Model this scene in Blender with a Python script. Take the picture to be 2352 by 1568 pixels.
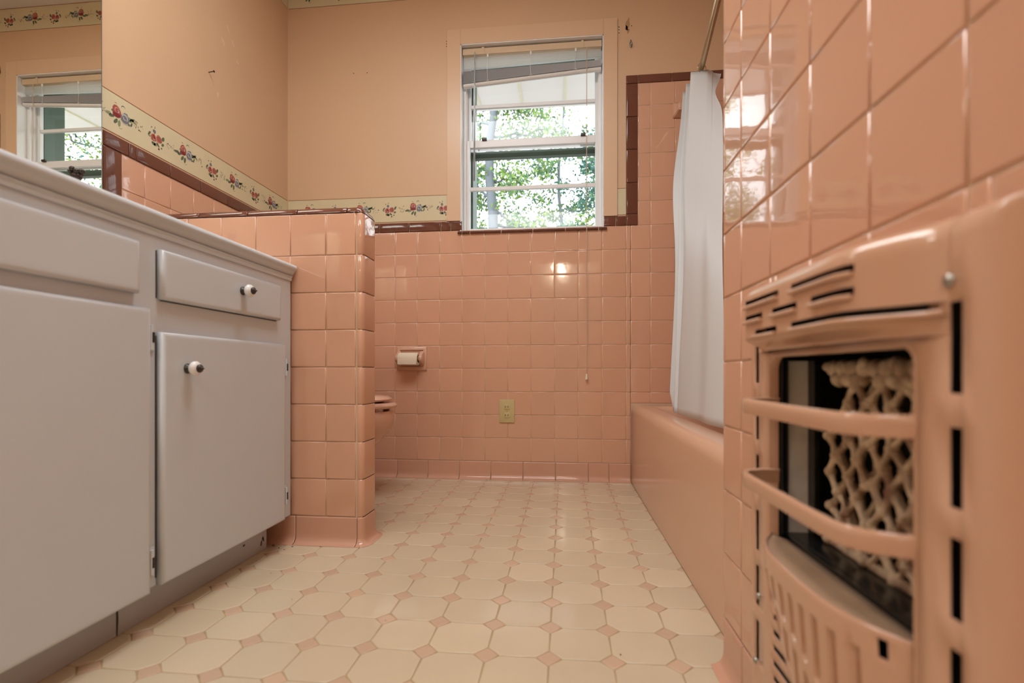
import bpy, bmesh, math, random
from mathutils import Vector, Matrix, noise
R = math.radians
random.seed(7)
scene = bpy.context.scene
for o in list(bpy.data.objects): bpy.data.objects.remove(o)
COL = scene.collection

# ------------------------------------------------------------------ camera
cam_d = bpy.data.cameras.new('camera'); cam = bpy.data.objects.new('camera', cam_d); COL.objects.link(cam)
cam.location = (0, 0, .5039); cam.rotation_euler = (R(90), 0, .104)
cam_d.sensor_width = 36; cam_d.lens = 17.551; cam_d.shift_y = .03005
cam_d.clip_start = .01; cam_d.clip_end = 300
cam_d.dof.use_dof = True; cam_d.dof.focus_distance = 2.0; cam_d.dof.aperture_fstop = 3.2
scene.camera = cam
# ------------------------------------------------------------------ colour and exposure
scene.view_settings.view_transform = 'Standard'; scene.view_settings.look = 'None'
scene.view_settings.gamma = 1; scene.view_settings.use_curve_mapping = False
scene.view_settings.exposure = 0.0
# ------------------------------------------------------------------ sky, sun, added fill lights
world = bpy.data.worlds.new('sky'); scene.world = world; world.use_nodes = True
bg = world.node_tree.nodes['Background']
bg.inputs[0].default_value = (.92, .965, 1.0, 1); bg.inputs[1].default_value = 3.6
def light(name, kind, loc, rot, energy, color, **kw):
    d = bpy.data.lights.new(name, kind); d.energy = energy; d.color = color
    for k, v in kw.items(): setattr(d, k, v)
    o = bpy.data.objects.new(name, d); COL.objects.link(o); o.location = loc; o.rotation_euler = rot
    return o
light('sun', 'SUN', (0, 0, 8), (R(52), 0, R(-28)), 3.2, (1, .95, .84), angle=R(.6))
# fill light of the two unseen ceiling panels, added to brighten the room
light('fill_light_near_window', 'AREA', (-.42, .95, 2.352), (0, 0, 0), 19, (.92, .97, 1), shape='RECTANGLE', size=1.1, size_y=.55)
light('fill_light_rear', 'AREA', (-.42, -1.25, 2.352), (0, 0, 0), 17, (.92, .97, 1), shape='RECTANGLE', size=1.1, size_y=.55)

# ------------------------------------------------------------------ materials
def mat(name, col, rough=.5, metal=0, spec=.5, bump=0, bscale=40, var=0, vscale=6, emit=None, coat=0, trans=0, alpha=1, sss=0, tone=0, ior=None, vcol=None, bdist=.002):
    m = bpy.data.materials.new(name); m.use_nodes = True
    nt = m.node_tree; N = nt.nodes; L = nt.links; p = N['Principled BSDF']
    def S(k, v):
        if k in p.inputs: p.inputs[k].default_value = v
    S('Base Color', (*col, 1)); S('Roughness', rough); S('Metallic', metal); S('Specular IOR Level', spec)
    S('Coat Weight', coat); S('Coat Roughness', .05); S('Transmission Weight', trans); S('Alpha', alpha)
    if ior: S('IOR', ior)
    if sss: S('Subsurface Weight', sss); S('Subsurface Radius', (.02, .01, .006))
    if emit: S('Emission Color', (*emit[0], 1)); S('Emission Strength', emit[1])
    tc = N.new('ShaderNodeTexCoord')
    cur = None
    if var:
        n = N.new('ShaderNodeTexNoise'); n.inputs['Scale'].default_value = vscale; n.inputs['Detail'].default_value = 5
        L.new(tc.outputs['Object'], n.inputs['Vector'])
        r = N.new('ShaderNodeValToRGB'); r.color_ramp.elements[0].position = .3; r.color_ramp.elements[1].position = .7
        c2 = vcol or tuple(c * (1 - var) for c in col)
        r.color_ramp.elements[0].color = (*c2, 1); r.color_ramp.elements[1].color = (*col, 1)
        L.new(n.outputs['Fac'], r.inputs[0]); cur = r.outputs[0]
    if tone:
        a = N.new('ShaderNodeAttribute'); a.attribute_name = 'tone'
        mr = N.new('ShaderNodeMapRange'); mr.inputs[3].default_value = 1 - tone; mr.inputs[4].default_value = 1 + tone * .4
        L.new(a.outputs['Fac'], mr.inputs[0])
        mx = N.new('ShaderNodeVectorMath'); mx.operation = 'SCALE'
        if cur: L.new(cur, mx.inputs[0])
        else: mx.inputs[0].default_value = col
        L.new(mr.outputs[0], mx.inputs['Scale']); cur = mx.outputs[0]
    if cur: L.new(cur, p.inputs['Base Color'])
    if bump:
        n = N.new('ShaderNodeTexNoise'); n.inputs['Scale'].default_value = bscale; n.inputs['Detail'].default_value = 3
        L.new(tc.outputs['Object'], n.inputs['Vector'])
        b = N.new('ShaderNodeBump'); b.inputs['Strength'].default_value = bump; b.inputs['Distance'].default_value = bdist
        L.new(n.outputs['Fac'], b.inputs['Height']); L.new(b.outputs[0], p.inputs['Normal'])
    return m
M = {}
M['paint'] = mat('peach_wall_paint', (.69, .46, .285), .40, bump=.12, bscale=220, var=.05, vscale=2.5)
M['casing'] = mat('peach_gloss_paint', (.71, .485, .31), .33, bump=.05, bscale=60)
M['ceiling'] = mat('white_ceiling_paint', (.78, .76, .73), .8, bump=.2, bscale=150)
M['tile'] = mat('pink_glazed_tile', (.69, .385, .255), .04, ior=1.65, tone=.04, bump=.10, bscale=14, bdist=.003)
M['tile_cove'] = mat('pink_glazed_cove_tile', (.66, .36, .245), .07, tone=.07, bump=.1, bscale=14, bdist=.003)
M['grout'] = mat('pink_grout', (.72, .50, .36), .7, bump=.3, bscale=300, var=.12, vscale=9, vcol=(.60, .40, .24))
M['brown'] = mat('brown_glazed_tile', (.165, .060, .038), .06, tone=.12, bump=.1, bscale=16, bdist=.003)
M['floor_tile'] = mat('cream_floor_tile', (.68, .56, .395), .11, tone=.07, bump=.08, bscale=10, var=.07, vscale=5, bdist=.003)
M['floor_dot'] = mat('pink_floor_dot_tile', (.62, .43, .30), .13, tone=.08, bump=.08, bscale=12)
M['floor_grout'] = mat('tan_floor_grout', (.50, .35, .18), .8, bump=.3, bscale=300, var=.25, vscale=7)
M['cab'] = mat('white_cabinet_paint', (.62, .665, .70), .26, bump=.10, bscale=30, var=.03, vscale=3)
M['toe'] = mat('grey_toe_kick_paint', (.50, .51, .53), .35, bump=.1, bscale=30, var=.12, vscale=5)
M['gap'] = mat('dark_gap', (.06, .055, .05), .8)
M['chrome'] = mat('chrome', (.75, .75, .74), .15, metal=1)
M['bronze'] = mat('dark_bronze', (.055, .048, .042), .35, metal=.6)
M['ceramic'] = mat('white_ceramic', (.82, .82, .81), .1)
M['paper'] = mat('cream_wallpaper', (.68, .60, .39), .35, bump=.05, bscale=120, var=.06, vscale=8)
M['line'] = mat('brown_wallpaper_line', (.26, .09, .035), .5)
M['red'] = mat('rose_red_print', (.36, .085, .06), .45); M['red2'] = mat('rose_deep_red_print', (.22, .02, .025), .45)
M['pinkp'] = mat('rose_pink_print', (.62, .26, .20), .45)
M['bluep'] = mat('blue_rose_print', (.16, .165, .19), .45); M['bluel'] = mat('pale_blue_rose_print', (.48, .47, .46), .45)
M['grn'] = mat('leaf_green_print', (.10, .13, .07), .45); M['grn2'] = mat('leaf_pale_green_print', (.24, .27, .15), .45)
M['mirror'] = mat('mirror_silver', (.93, .92, .84), .0, metal=1)
M['glassedge'] = mat('mirror_edge', (.25, .27, .25), .15, metal=.6)
M['alu'] = mat('white_window_aluminium', (.80, .80, .80), .3)
M['green'] = mat('dark_green_frame_paint', (.05, .10, .065), .4)
M['vinyl'] = mat('white_blind_vinyl', (.80, .79, .76), .35)
M['slatgrey'] = mat('grey_slat_edges', (.45, .45, .46), .4)
M['headrail'] = mat('beige_headrail', (.66, .50, .33), .3)
M['cord'] = mat('pale_cord', (.62, .46, .34), .7)
M['clear'] = mat('clear_plastic', (.75, .77, .78), .12, trans=.6)
M['curtain'] = mat('white_curtain_vinyl', (.63, .63, .625), .45, bump=.12, bscale=25)
M['brass'] = mat('aged_brass', (.52, .42, .26), .28, metal=.9)
M['tub'] = mat('pink_tub_enamel', (.70, .425, .285), .16, bump=.03, bscale=10)
M['toilet'] = mat('pink_toilet_ceramic', (.70, .42, .30), .1)
M['fixture'] = mat('pink_ceramic_fixture', (.68, .40, .28), .12)
M['tissue'] = mat('cream_tissue_paper', (.80, .70, .54), .9, bump=.2, bscale=200)
M['ivory'] = mat('ivory_plastic', (.58, .46, .22), .35)
M['heater'] = mat('pink_heater_enamel', (.62, .365, .24), .13, bump=.05, bscale=12)
M['tray'] = mat('dull_pink_tray_enamel', (.50, .33, .21), .5, var=.15, vscale=20)
M['black'] = mat('firebox_and_slot_shade_black', (.008, .008, .008), .5)  # fire box, and sheets that paint the shade behind heater slots
M['blackgloss'] = mat('black_enamel', (.012, .012, .012), .2)
M['steel'] = mat('steel_with_pale_reflection', (.92, .88, .80), .55, metal=0, var=.2, vscale=30)  # pale matt colour stands in for the reflection in the metal
M['screw'] = mat('zinc_screw', (.40, .38, .33), .35, metal=.9)
M['clay'] = mat('fireclay_radiant', (.90, .73, .49), .8, bump=.5, bscale=90, var=.5, vscale=42, vcol=(.22, .10, .06))
M['slatw'] = mat('backlit_white_slats', (.86, .86, .84), .4)
M['fill_glow'] = mat('fill_panel_glow', (.9, .88, .84), .4, emit=((1, .95, .88), 3.0))  # glow of the added ceiling fill panels
M['sconce'] = mat('lamp_shade_glow', (.9, .85, .7), .4, emit=((1, .88, .66), 40))
M['sconce_base'] = M['brass']
M['stain'] = mat('tan_water_stain', (.45, .27, .12), .6)
M['dark'] = mat('dark_hole', (.03, .02, .015), .8)
M['spackle'] = mat('pale_filler_patch', (.75, .54, .385), .6)
M['bark'] = mat('grey_bark', (.12, .14, .16), .9, bump=.6, bscale=30)
M['leafA'] = mat('yellow_green_leaves', (.14, .25, .022), .5, var=.4, vscale=2.5)
M['leafB'] = mat('blue_green_leaves', (.03, .15, .12), .5, var=.5, vscale=2)
M['leafC'] = mat('mid_green_leaves', (.055, .17, .05), .5, var=.4, vscale=2)
M['soffit'] = mat('white_vinyl_soffit', (.80, .79, .78), .5)
M['soffitline'] = mat('soffit_groove', (.72, .70, .52), .6)
M['siding'] = mat('pale_siding', (.7, .7, .68), .6)
M['lawn'] = mat('pale_gravel', (.24, .235, .22), .9, var=.2, vscale=3)
M['crumb'] = mat('dark_crumbs', (.07, .035, .015), .9)
M['faucet'] = mat('tarnished_bronze_handle', (.05, .035, .028), .3, metal=.5)

# ------------------------------------------------------------------ helpers
def new(): return bmesh.new()
def obj(name, bm, mats, parent=None, smooth=False, angle=None):
    me = bpy.data.meshes.new(name)
    bm.normal_update(); bm.to_mesh(me); bm.free()
    if not isinstance(mats, (list, tuple)): mats = [mats]
    for m in mats: me.materials.append(M[m] if isinstance(m, str) else m)
    if smooth:
        for p in me.polygons: p.use_smooth = True
        if angle: me.set_sharp_from_angle(angle=R(angle))
    o = bpy.data.objects.new(name, me); COL.objects.link(o)
    if parent:
        o.parent = parent
        o.matrix_parent_inverse = Matrix.Translation(-Vector(parent.location)) if parent.type == 'EMPTY' and parent.parent is None else Matrix()
        if not (parent.type == 'EMPTY'): o.matrix_parent_inverse = Matrix()
    return o
def thing(name, loc, label, cat, group=None):
    o = bpy.data.objects.new(name, None); COL.objects.link(o); o.location = loc; o.empty_display_size = .05
    o['label'] = label; o['category'] = cat
    if group: o['group'] = group
    return o
def tag(o, label, cat, group=None, kind=None):
    o['label'] = label; o['category'] = cat
    if group: o['group'] = group
    if kind: o['kind'] = kind
    return o
def struct(o): o['kind'] = 'structure'; return o
def structE(name, loc=(0, 0, 0)):
    o = bpy.data.objects.new(name, None); COL.objects.link(o); o.location = loc; o['kind'] = 'structure'; return o
def box(bm, x0, x1, y0, y1, z0, z1, bev=0, seg=2, mi=0):
    r = bmesh.ops.create_cube(bm, size=1)
    vs = r['verts']
    for v in vs:
        v.co = Vector((x0 + (v.co.x + .5) * (x1 - x0), y0 + (v.co.y + .5) * (y1 - y0), z0 + (v.co.z + .5) * (z1 - z0)))
    fs = set(f for v in vs for f in v.link_faces)
    for f in fs: f.material_index = mi
    if bev:
        es = set(e for v in vs for e in v.link_edges)
        rr = bmesh.ops.bevel(bm, geom=list(es), offset=bev, segments=seg, profile=.6, affect='EDGES')
        for f in rr['faces']: f.material_index = mi
def tube(bm, pts, rad, n=10, cap=True, mi=0, closed=False):
    pts = [Vector(p) for p in pts]; rings = []
    rads = rad if isinstance(rad, (list, tuple)) else [rad] * len(pts)
    prev = None
    for i, p in enumerate(pts):
        a = pts[(i - 1) % len(pts)] if (closed or i > 0) else p
        b = pts[(i + 1) % len(pts)] if (closed or i < len(pts) - 1) else p
        t = (b - a).normalized()
        if prev is None:
            prev = Vector((0, 0, 1)) if abs(t.z) < .9 else Vector((1, 0, 0))
        u = (prev - t * prev.dot(t)).normalized(); w = t.cross(u); prev = u
        rings.append([bm.verts.new(p + (u * math.cos(k * 2 * math.pi / n) + w * math.sin(k * 2 * math.pi / n)) * rads[i]) for k in range(n)])
    m = len(rings)
    for i in range(m if closed else m - 1):
        A, B = rings[i], rings[(i + 1) % m]
        for k in range(n):
            f = bm.faces.new((A[k], A[(k + 1) % n], B[(k + 1) % n], B[k])); f.material_index = mi
    if cap and not closed:
        f = bm.faces.new(rings[0][::-1]); f.material_index = mi
        f = bm.faces.new(rings[-1]); f.material_index = mi
def lathe(bm, prof, origin, axis='Z', n=24, mi=0, cap=True):
    # prof: list of (radius, height along axis)
    ax = {'X': (Vector((0, 1, 0)), Vector((0, 0, 1)), Vector((1, 0, 0))), 'Y': (Vector((0, 0, 1)), Vector((1, 0, 0)), Vector((0, 1, 0))), 'Z': (Vector((1, 0, 0)), Vector((0, 1, 0)), Vector((0, 0, 1)))}[axis]
    o = Vector(origin); rings = []
    for r, h in prof:
        rings.append([bm.verts.new(o + ax[2] * h + (ax[0] * math.cos(2 * math.pi * k / n) + ax[1] * math.sin(2 * math.pi * k / n)) * max(r, 1e-5)) for k in range(n)])
    for A, B in zip(rings, rings[1:]):
        for k in range(n):
            f = bm.faces.new((A[k], A[(k + 1) % n], B[(k + 1) % n], B[k])); f.material_index = mi
    if cap:
        for q, rg in ((0, rings[0][::-1]), (1, rings[-1])):
            f = bm.faces.new(rg); f.material_index = mi
def loft(bm, loops, cap0=True, cap1=True, mi=0):
    rs = [[bm.verts.new(p) for p in lp] for lp in loops]; n = len(rs[0])
    for A, B in zip(rs, rs[1:]):
        for k in range(n):
            f = bm.faces.new((A[k], A[(k + 1) % n], B[(k + 1) % n], B[k])); f.material_index = mi
    if cap0: bm.faces.new(rs[0][::-1]).material_index = mi
    if cap1: bm.faces.new(rs[-1]).material_index = mi
    bmesh.ops.recalc_face_normals(bm, faces=bm.faces)
def rrect(x0, x1, y0, y1, r, z, n=6):
    out = []
    for cx, cy, a in ((x1 - r, y1 - r, 0), (x0 + r, y1 - r, 90), (x0 + r, y0 + r, 180), (x1 - r, y0 + r, 270)):
        for k in range(n + 1):
            t = R(a + 90 * k / n); out.append((cx + r * math.cos(t), cy + r * math.sin(t), z))
    return out
def clip(poly, x0, x1, y0, y1):
    def cut(P, ins, inter):
        o = []
        for i in range(len(P)):
            a, b = P[i - 1], P[i]
            if ins(b):
                if not ins(a): o.append(inter(a, b))
                o.append(b)
            elif ins(a): o.append(inter(a, b))
        return o
    def ix(x): return lambda a, b: (x, a[1] + (b[1] - a[1]) * (x - a[0]) / (b[0] - a[0]))
    def iy(y): return lambda a, b: (a[0] + (b[0] - a[0]) * (y - a[1]) / (b[1] - a[1]), y)
    for ins, it in ((lambda p: p[0] >= x0, ix(x0)), (lambda p: p[0] <= x1, ix(x1)), (lambda p: p[1] >= y0, iy(y0)), (lambda p: p[1] <= y1, iy(y1))):
        if len(poly) < 3: return []
        poly = cut(poly, ins, it)
    o = []
    for p in poly:
        if not o or math.hypot(p[0] - o[-1][0], p[1] - o[-1][1]) > .0008: o.append(p)
    if len(o) > 2 and math.hypot(o[0][0] - o[-1][0], o[0][1] - o[-1][1]) < .0008: o.pop()
    return o if len(o) > 2 else []
def inset(P, d):
    n = len(P); out = []
    for i in range(n):
        a, b, c = P[i - 1], P[i], P[(i + 1) % n]
        e1 = (b[0] - a[0], b[1] - a[1]); e2 = (c[0] - b[0], c[1] - b[1])
        l1 = math.hypot(*e1); l2 = math.hypot(*e2)
        n1 = (-e1[1] / l1, e1[0] / l1); n2 = (-e2[1] / l2, e2[0] / l2)
        k = 1 + n1[0] * n2[0] + n1[1] * n2[1]
        out.append((b[0] + (n1[0] + n2[0]) * d / k, b[1] + (n1[1] + n2[1]) * d / k))
    return out
def area(P): return .5 * sum(P[i - 1][0] * P[i][1] - P[i][0] * P[i - 1][1] for i in range(len(P)))
def width(P):
    xs = [p[0] for p in P]; ys = [p[1] for p in P]; return min(max(xs) - min(xs), max(ys) - min(ys))
# frame: function (u,v,h)->Vector.  A glazed tile: grout-level rim rising over a rounded edge to a flat face.
def ptile(bm, lay, P, F, h=.0016, gap=.0011, mi=0, tilt=.0016, edge=.0022):
    if area(P) < 0: P = P[::-1]
    P = inset(P, gap)
    if area(P) < 4e-5 or width(P) < .006: return
    tone = random.random(); ax, ay = random.uniform(-tilt, tilt), random.uniform(-tilt, tilt)
    cx = sum(p[0] for p in P) / len(P); cy = sum(p[1] for p in P) / len(P)
    w = min(edge, width(P) * .2); rings = []
    for d, hh in ((0, -.2), (.05 * w, .35), (.3 * w, .75), (.65 * w, .95), (w, 1.0), (w * 1.8, 1.01)):
        Q = inset(P, d) if d else P
        rings.append([bm.verts.new(F(p[0], p[1], hh * h + (ax * (p[0] - cx) + ay * (p[1] - cy) if hh > 0 else 0))) for p in Q])
    n = len(P); fs = []
    for A, B in zip(rings, rings[1:]):
        for k in range(n): fs.append(bm.faces.new((A[k], A[(k + 1) % n], B[(k + 1) % n], B[k])))
    fs.append(bm.faces.new(rings[-1]))
    for f in fs:
        f.material_index = mi; f.smooth = True
        for l in f.loops: l[lay] = (tone, tone, tone, 1)
def tbm():
    bm = new(); lay = bm.loops.layers.color.new('tone'); return bm, lay
def rect(a, b, c, d): return [(a, c), (b, c), (b, d), (a, d)]
def grid_tiles(bm, lay, us, vs, regions, F, **kw):
    for (r0, r1, s0, s1) in regions:
        for u0, u1 in zip(us, us[1:]):
            if u1 <= r0 or u0 >= r1: continue
            for v0, v1 in zip(vs, vs[1:]):
                if v1 <= s0 or v0 >= s1: continue
                P = rect(max(u0, r0), min(u1, r1), max(v0, s0), min(v1, s1))
                if P[1][0] - P[0][0] > .006 and P[2][1] - P[1][1] > .006: ptile(bm, lay, P, F, **kw)
def arange(a, b, s):
    o = []; x = a
    while x < b: o.append(x); x += s
    o.append(x); return o
# room frames (u,v,h): h grows into the room
YB = 2.339; XL = -1.358; XR = .275; XT = 1.06; YE = .905; YR = -2.4; ZC = 2.42
FB = lambda u, v, h: Vector((u, YB - h, v))          # u = X
FL = lambda u, v, h: Vector((XL + h, u, v))          # u = Y
FR = lambda u, v, h: Vector((XR - h, u, v))          # u = Y
FF = lambda u, v, h: Vector((u, v, h - .0016))
PT = .1095
GT = .0020     # tile face stands this far off the grout plane
CAPH = (1.178, 1.223)
ZR = [.0839 + PT * k for k in range(0, 18)]          # horizontal joints
ZRR = [z for z in ZR if z < 1.17] + [1.1785]
ZUP = [1.1785 + (z - 1.1789) for z in ZR if z > 1.17]

# ------------------------------------------------------------------ SETTING
# floor
fl = structE('floor')
bm = new(); box(bm, XL - .12, XT + .12, YR - .12, YB + .12, -.12, -.0016); obj('floor_slab', bm, 'floor_grout', fl)
bm, lay = tbm()
mx, my, fx, fy = .1118, .1076, -.0264, 1.6357
cx_, cy_ = .0232, .0232
for i in range(-14, 12):
    for j in range(-9, 40):
        X, Y = fx + i * mx, fy - j * my
        regs = [(XL + .004, XT, YR, YB - .004)]
        hit = (X > .20 and Y > .55)
        P = [(X + cx_, Y), (X + mx - cx_, Y), (X + mx, Y + cy_), (X + mx, Y + my - cy_), (X + mx - cx_, Y + my), (X + cx_, Y + my), (X, Y + my - cy_), (X, Y + cy_)]
        D = [(X - cx_, Y), (X, Y - cy_), (X + cx_, Y), (X, Y + cy_)]
        for Q, mi in ((P, 0), (D, 1)):
            q = clip(Q, XL + .002, .3045, YR + .002, YB - .002)
            if q: ptile(bm, lay, q, FF, h=.0015, gap=.0009, mi=mi, tilt=.002, edge=.0022)
obj('floor_tiles', bm, ['floor_tile', 'floor_dot'], fl)
# back wall
WX0, WX1, WZ0, WZ1 = -.490, .181, 1.172, 2.062
wb = structE('wall_back')
bm = new()
box(bm, XL - .12, WX0, YB + .0018, YB + .155, 0, ZC); box(bm, WX1, XT + .12, YB + .0018, YB + .155, 0, ZC)
box(bm, WX0, WX1, YB + .0018, YB + .155, 0, WZ0); box(bm, WX0, WX1, YB + .0018, YB + .155, WZ1, ZC)
obj('plaster', bm, 'paint', wb)
GX = [-.8111 + PT * k for k in range(-6, 19)]
bm, lay = tbm()
F_ = lambda u, v, h: Vector((u, YB + .0012 - h, v))
box(bm, XL, .3045, YB + .0010, YB + .003, .02, 1.1785, mi=1); box(bm, .300, XT, YB + .0010, YB + .003, .33, 1.1785, mi=1)
box(bm, .336, XT, YB + .0010, YB + .003, 1.1785, 1.829, mi=1)
grid_tiles(bm, lay, GX, ZRR, [(XL + .003, .3045, .0839, 1.1785), (.3045, XT, .362, 1.1785)], F_, h=.0022)
grid_tiles(bm, lay, GX, [1.1785] + [z for z in ZR if z > 1.2 and z < 1.82] + [1.829], [(.3365, XT, 1.1785, 1.829)], F_, h=.0022)
obj('wall_tiles', bm, ['tile', 'grout'], wb)
def bullnose_run(bm, lay, F, us, v0, v1, h=.0045, up=True, side=None, mi=0, vertical=False, flip=False):
    # cap tiles: rounded on the exposed long edge
    for u0, u1 in zip(us, us[1:]):
        a, b = u0 + .0011, u1 - .0011
        tone = random.random(); n = 8; prof = []
        lo, hi = (v0 + .0009, v1)
        prof.append((lo, -.001)); prof.append((lo + .0002, h * .6)); prof.append((lo + .0012, h * .95)); prof.append((lo + .003, h))
        rr = h * 1.3
        for k in range(n + 1):
            t = R(90 * k / n); prof.append((hi - rr + rr * math.sin(t), h - h * 1.15 * (1 - math.cos(t))))
        if flip: prof = [(v0 + v1 - p, q) for p, q in prof]
        ends = [(a, .0), (a + .0004, .6), (a + .0016, .96), (a + .004, 1.0), (b - .004, 1.0), (b - .0016, .96), (b - .0004, .6), (b, .0)]
        grid = []
        for (uu, s) in ends:
            grid.append([bm.verts.new(F(uu, p, q if s == 1 else (-.001 + (q + .001) * s)) if not vertical else F(p, uu, q if s == 1 else (-.001 + (q + .001) * s))) for p, q in prof])
        for A, B in zip(grid, grid[1:]):
            for k in range(len(prof) - 1):
                f = bm.faces.new((A[k], B[k], B[k + 1], A[k + 1])); f.smooth = True; f.material_index = mi
                for l in f.loops: l[lay] = (tone, tone, tone, 1)
bm, lay = tbm()
bullnose_run(bm, lay, FB, [XL, -1.1905, -1.041, -.8915, -.7415, -.586, -.5385, -.482], *CAPH)
bullnose_run(bm, lay, FB, [.181, .2355, .2835], *CAPH)
bullnose_run(bm, lay, FB, [1.178, 1.2296, 1.3731, 1.5262, 1.6761, 1.8279, 1.868], .2835, .3365, vertical=True, flip=True)
bullnose_run(bm, lay, FB, [.3365, .4882, .640, .792, .944, XT], 1.829, 1.868)
# window sill nosing
Fs = lambda u, v, h: Vector((u, YB + .060 - v, 1.172 + h))
bullnose_run(bm, lay, lambda u, v, h: Vector((u, YB - .000 - h, v)), [-.505, -.4825, -.444, -.295, -.146, .006, .158, .198], 1.163, 1.176, h=.011)
bmesh.ops.recalc_face_normals(bm, faces=bm.faces)
obj('cap_tiles', bm, 'brown', wb)
bm, lay = tbm()
ZRw = [.47 + .02]
sb = new(); box(sb, WX0, WX1, YB + .003, YB + .155, 1.150, 1.1775, bev=.002); obj('sill', sb, 'alu', wb)
bm.free()
# cove base tiles
def cove(bm, lay, F, us, top=.0825):
    for u0, u1 in zip(us, us[1:]):
        a, b = u0 + .001, u1 - .001; tone = random.random()
        prof = [(top, 0), (top - .0004, .0016), (top - .002, .0024), (top - .005, .0026), (.03, .0026), (.020, .0034), (.012, .006), (.006, .011), (.003, .017), (.0018, .022), (.0005, .024)]
        ends = [(a, -.002), (a + .0004, -.0008), (a + .002, 0), (a + .004, 0), (b - .004, 0), (b - .002, 0), (b - .0004, -.0008), (b, -.002)]
        g = [[bm.verts.new(F(u, z, h + dh)) for z, h in prof] for u, dh in ends]
        for A, B in zip(g, g[1:]):
            for k in range(len(prof) - 1):
                f = bm.faces.new((A[k], A[k + 1], B[k + 1], B[k])); f.smooth = True
                for l in f.loops: l[lay] = (tone, tone, tone, 1)
    bmesh.ops.recalc_face_normals(bm, faces=bm.faces)
bm, lay = tbm(); cove(bm, lay, FB, [XL, -1.256, -1.106, -.954, -.80, -.648, -.496, -.344, -.192, -.040, .112, .206, .3045])
struct(obj('baseboard_back', bm, 'tile_cove'))
# left wall
wl = structE('wall_left')
bm = new(); box(bm, XL - .12, XL - .0018, YR - .12, YB + .12, 0, ZC); obj('plaster', bm, 'paint', wl)
bm, lay = tbm()
box(bm, XL - .003, XL - .0010, 1.395, YB, .02, 1.1785, mi=1)
YL = [1.3840 + .1075 * k for k in range(0, 11)]
FLt = lambda u, v, h: Vector((XL - .0012 + h, u, v))
grid_tiles(bm, lay, YL, ZRR, [(1.405, YB - .003, .0839, 1.1785)], FLt, h=.0022)
obj('wall_tiles', bm, ['tile', 'grout'], wl)
bm, lay = tbm()
bullnose_run(bm, lay, FL, [1.3435, 1.4297, 1.4569, 1.5944, 1.7419, 1.8918, 2.0425, 2.193, YB - .004], *CAPH)
bullnose_run(bm, lay, FL, [.83, .877, 1.029, 1.178], 1.3435, 1.405, vertical=True, flip=True)
bmesh.ops.recalc_face_normals(bm, faces=bm.faces)
obj('cap_tiles', bm, 'brown', wl)
bm, lay = tbm(); cove(bm, lay, FL, [1.51, 1.66, 1.81, 1.96, 2.11, 2.26, YB - .003]); struct(obj('baseboard_left', bm, 'tile_cove'))
# right wall with the heater recess, wraps round into the tub alcove
HY0, HY1, HZ0, HZ1 = .352, .683, .10, .560
wr = structE('wall_right')
bm = new()
x0, x1 = XR + .0018, XR + .24
box(bm, x0, x1, YR - .12, HY0, 0, ZC); box(bm, x0, x1, HY1, YE - .0018, 0, ZC)
box(bm, x0, x1, HY0, HY1, 0, HZ0); box(bm, x0, x1, HY0, HY1, HZ1, ZC)
box(bm, x1, XT + .12, YE - .12, YE - .0018, 0, ZC); box(bm, x1, x1 + .02, HY0 - .05, HY1 + .05, 0, .7)
obj('plaster', bm, 'paint', wr)
bm, lay = tbm()
FRt = lambda u, v, h: Vector((XR + .0012 - h, u, v))
gy = [.8101 - PT * k for k in range(-1, 31)][::-1]
ZT = .0839 + PT * 5; ZB_ = .0839 + PT
regsR = [(YR + .01, YE - .014, ZT, 1.1785), (YR + .01, HY0, .0839, ZT), (HY1, YE - .014, .0839, ZT), (HY0, HY1, .0839, HZ0), (HY0, HY1, HZ1, ZT)]
for (a, b, c_, d_) in regsR: box(bm, XR + .0010, XR + .004, a, b, c_ - .06 if c_ < .09 else c_, d_, mi=1)
# the two wall tile rows run on unbroken: draw full tiles where they only lose a corner behind the heater
grid_tiles(bm, lay, gy, ZRR, regsR, FRt, h=.0022)
# rounded corner column of the wall end, turning into the alcove
def corner_col(bm, lay, X0, Y0, r, zs, w1, w2, mi=0):
    # vertical bullnose at outer corner (X0,Y0): flat w1 on -X face towards -Y, flat w2 on +Y face towards +X
    for z0, z1 in zip(zs, zs[1:]):
        tone = random.random(); prof = []
        prof.append((X0 + .0015, Y0 - r - w1)); prof.append((X0, Y0 - r - w1 + .003))
        for k in range(9):
            t = R(90 * k / 8); prof.append((X0 + r - r * math.cos(t), Y0 - r + r * math.sin(t)))
        prof.append((X0 + r + w2 - .003, Y0)); prof.append((X0 + r + w2, Y0 - .0015))
        zz = [(z0 + .0011, .0016), (z0 + .0016, .0005), (z0 + .003, 0), (z1 - .003, 0), (z1 - .0016, .0005), (z1 - .0011, .0016)]
        cxm, cym = X0 + r, Y0 - r
        g = []
        for z, d in zz:
            row = []
            for (x, y) in prof:
                nx = -1 if y <= cym else (0 if x >= cxm else -(cxm - x) / r); ny = 1 if x >= cxm else (0 if y <= cym else (y - cym) / r)
                row.append(bm.verts.new((x - nx * d, y - ny * d, z)))
            g.append(row)
        for A, B in zip(g, g[1:]):
            for k in range(len(prof) - 1):
                f = bm.faces.new((A[k], B[k], B[k + 1], A[k + 1])); f.smooth = True; f.material_index = mi
                for l in f.loops: l[lay] = (tone, tone, tone, 1)
corner_col(bm, lay, XR - .0010, YE + .0010, .012, ZRR, .012, .03)
FE = lambda u, v, h: Vector((u, YE - .0012 + h, v))
box(bm, XR + .02, XT, YE - .004, YE - .0010, .36, 1.829, mi=1)
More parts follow.
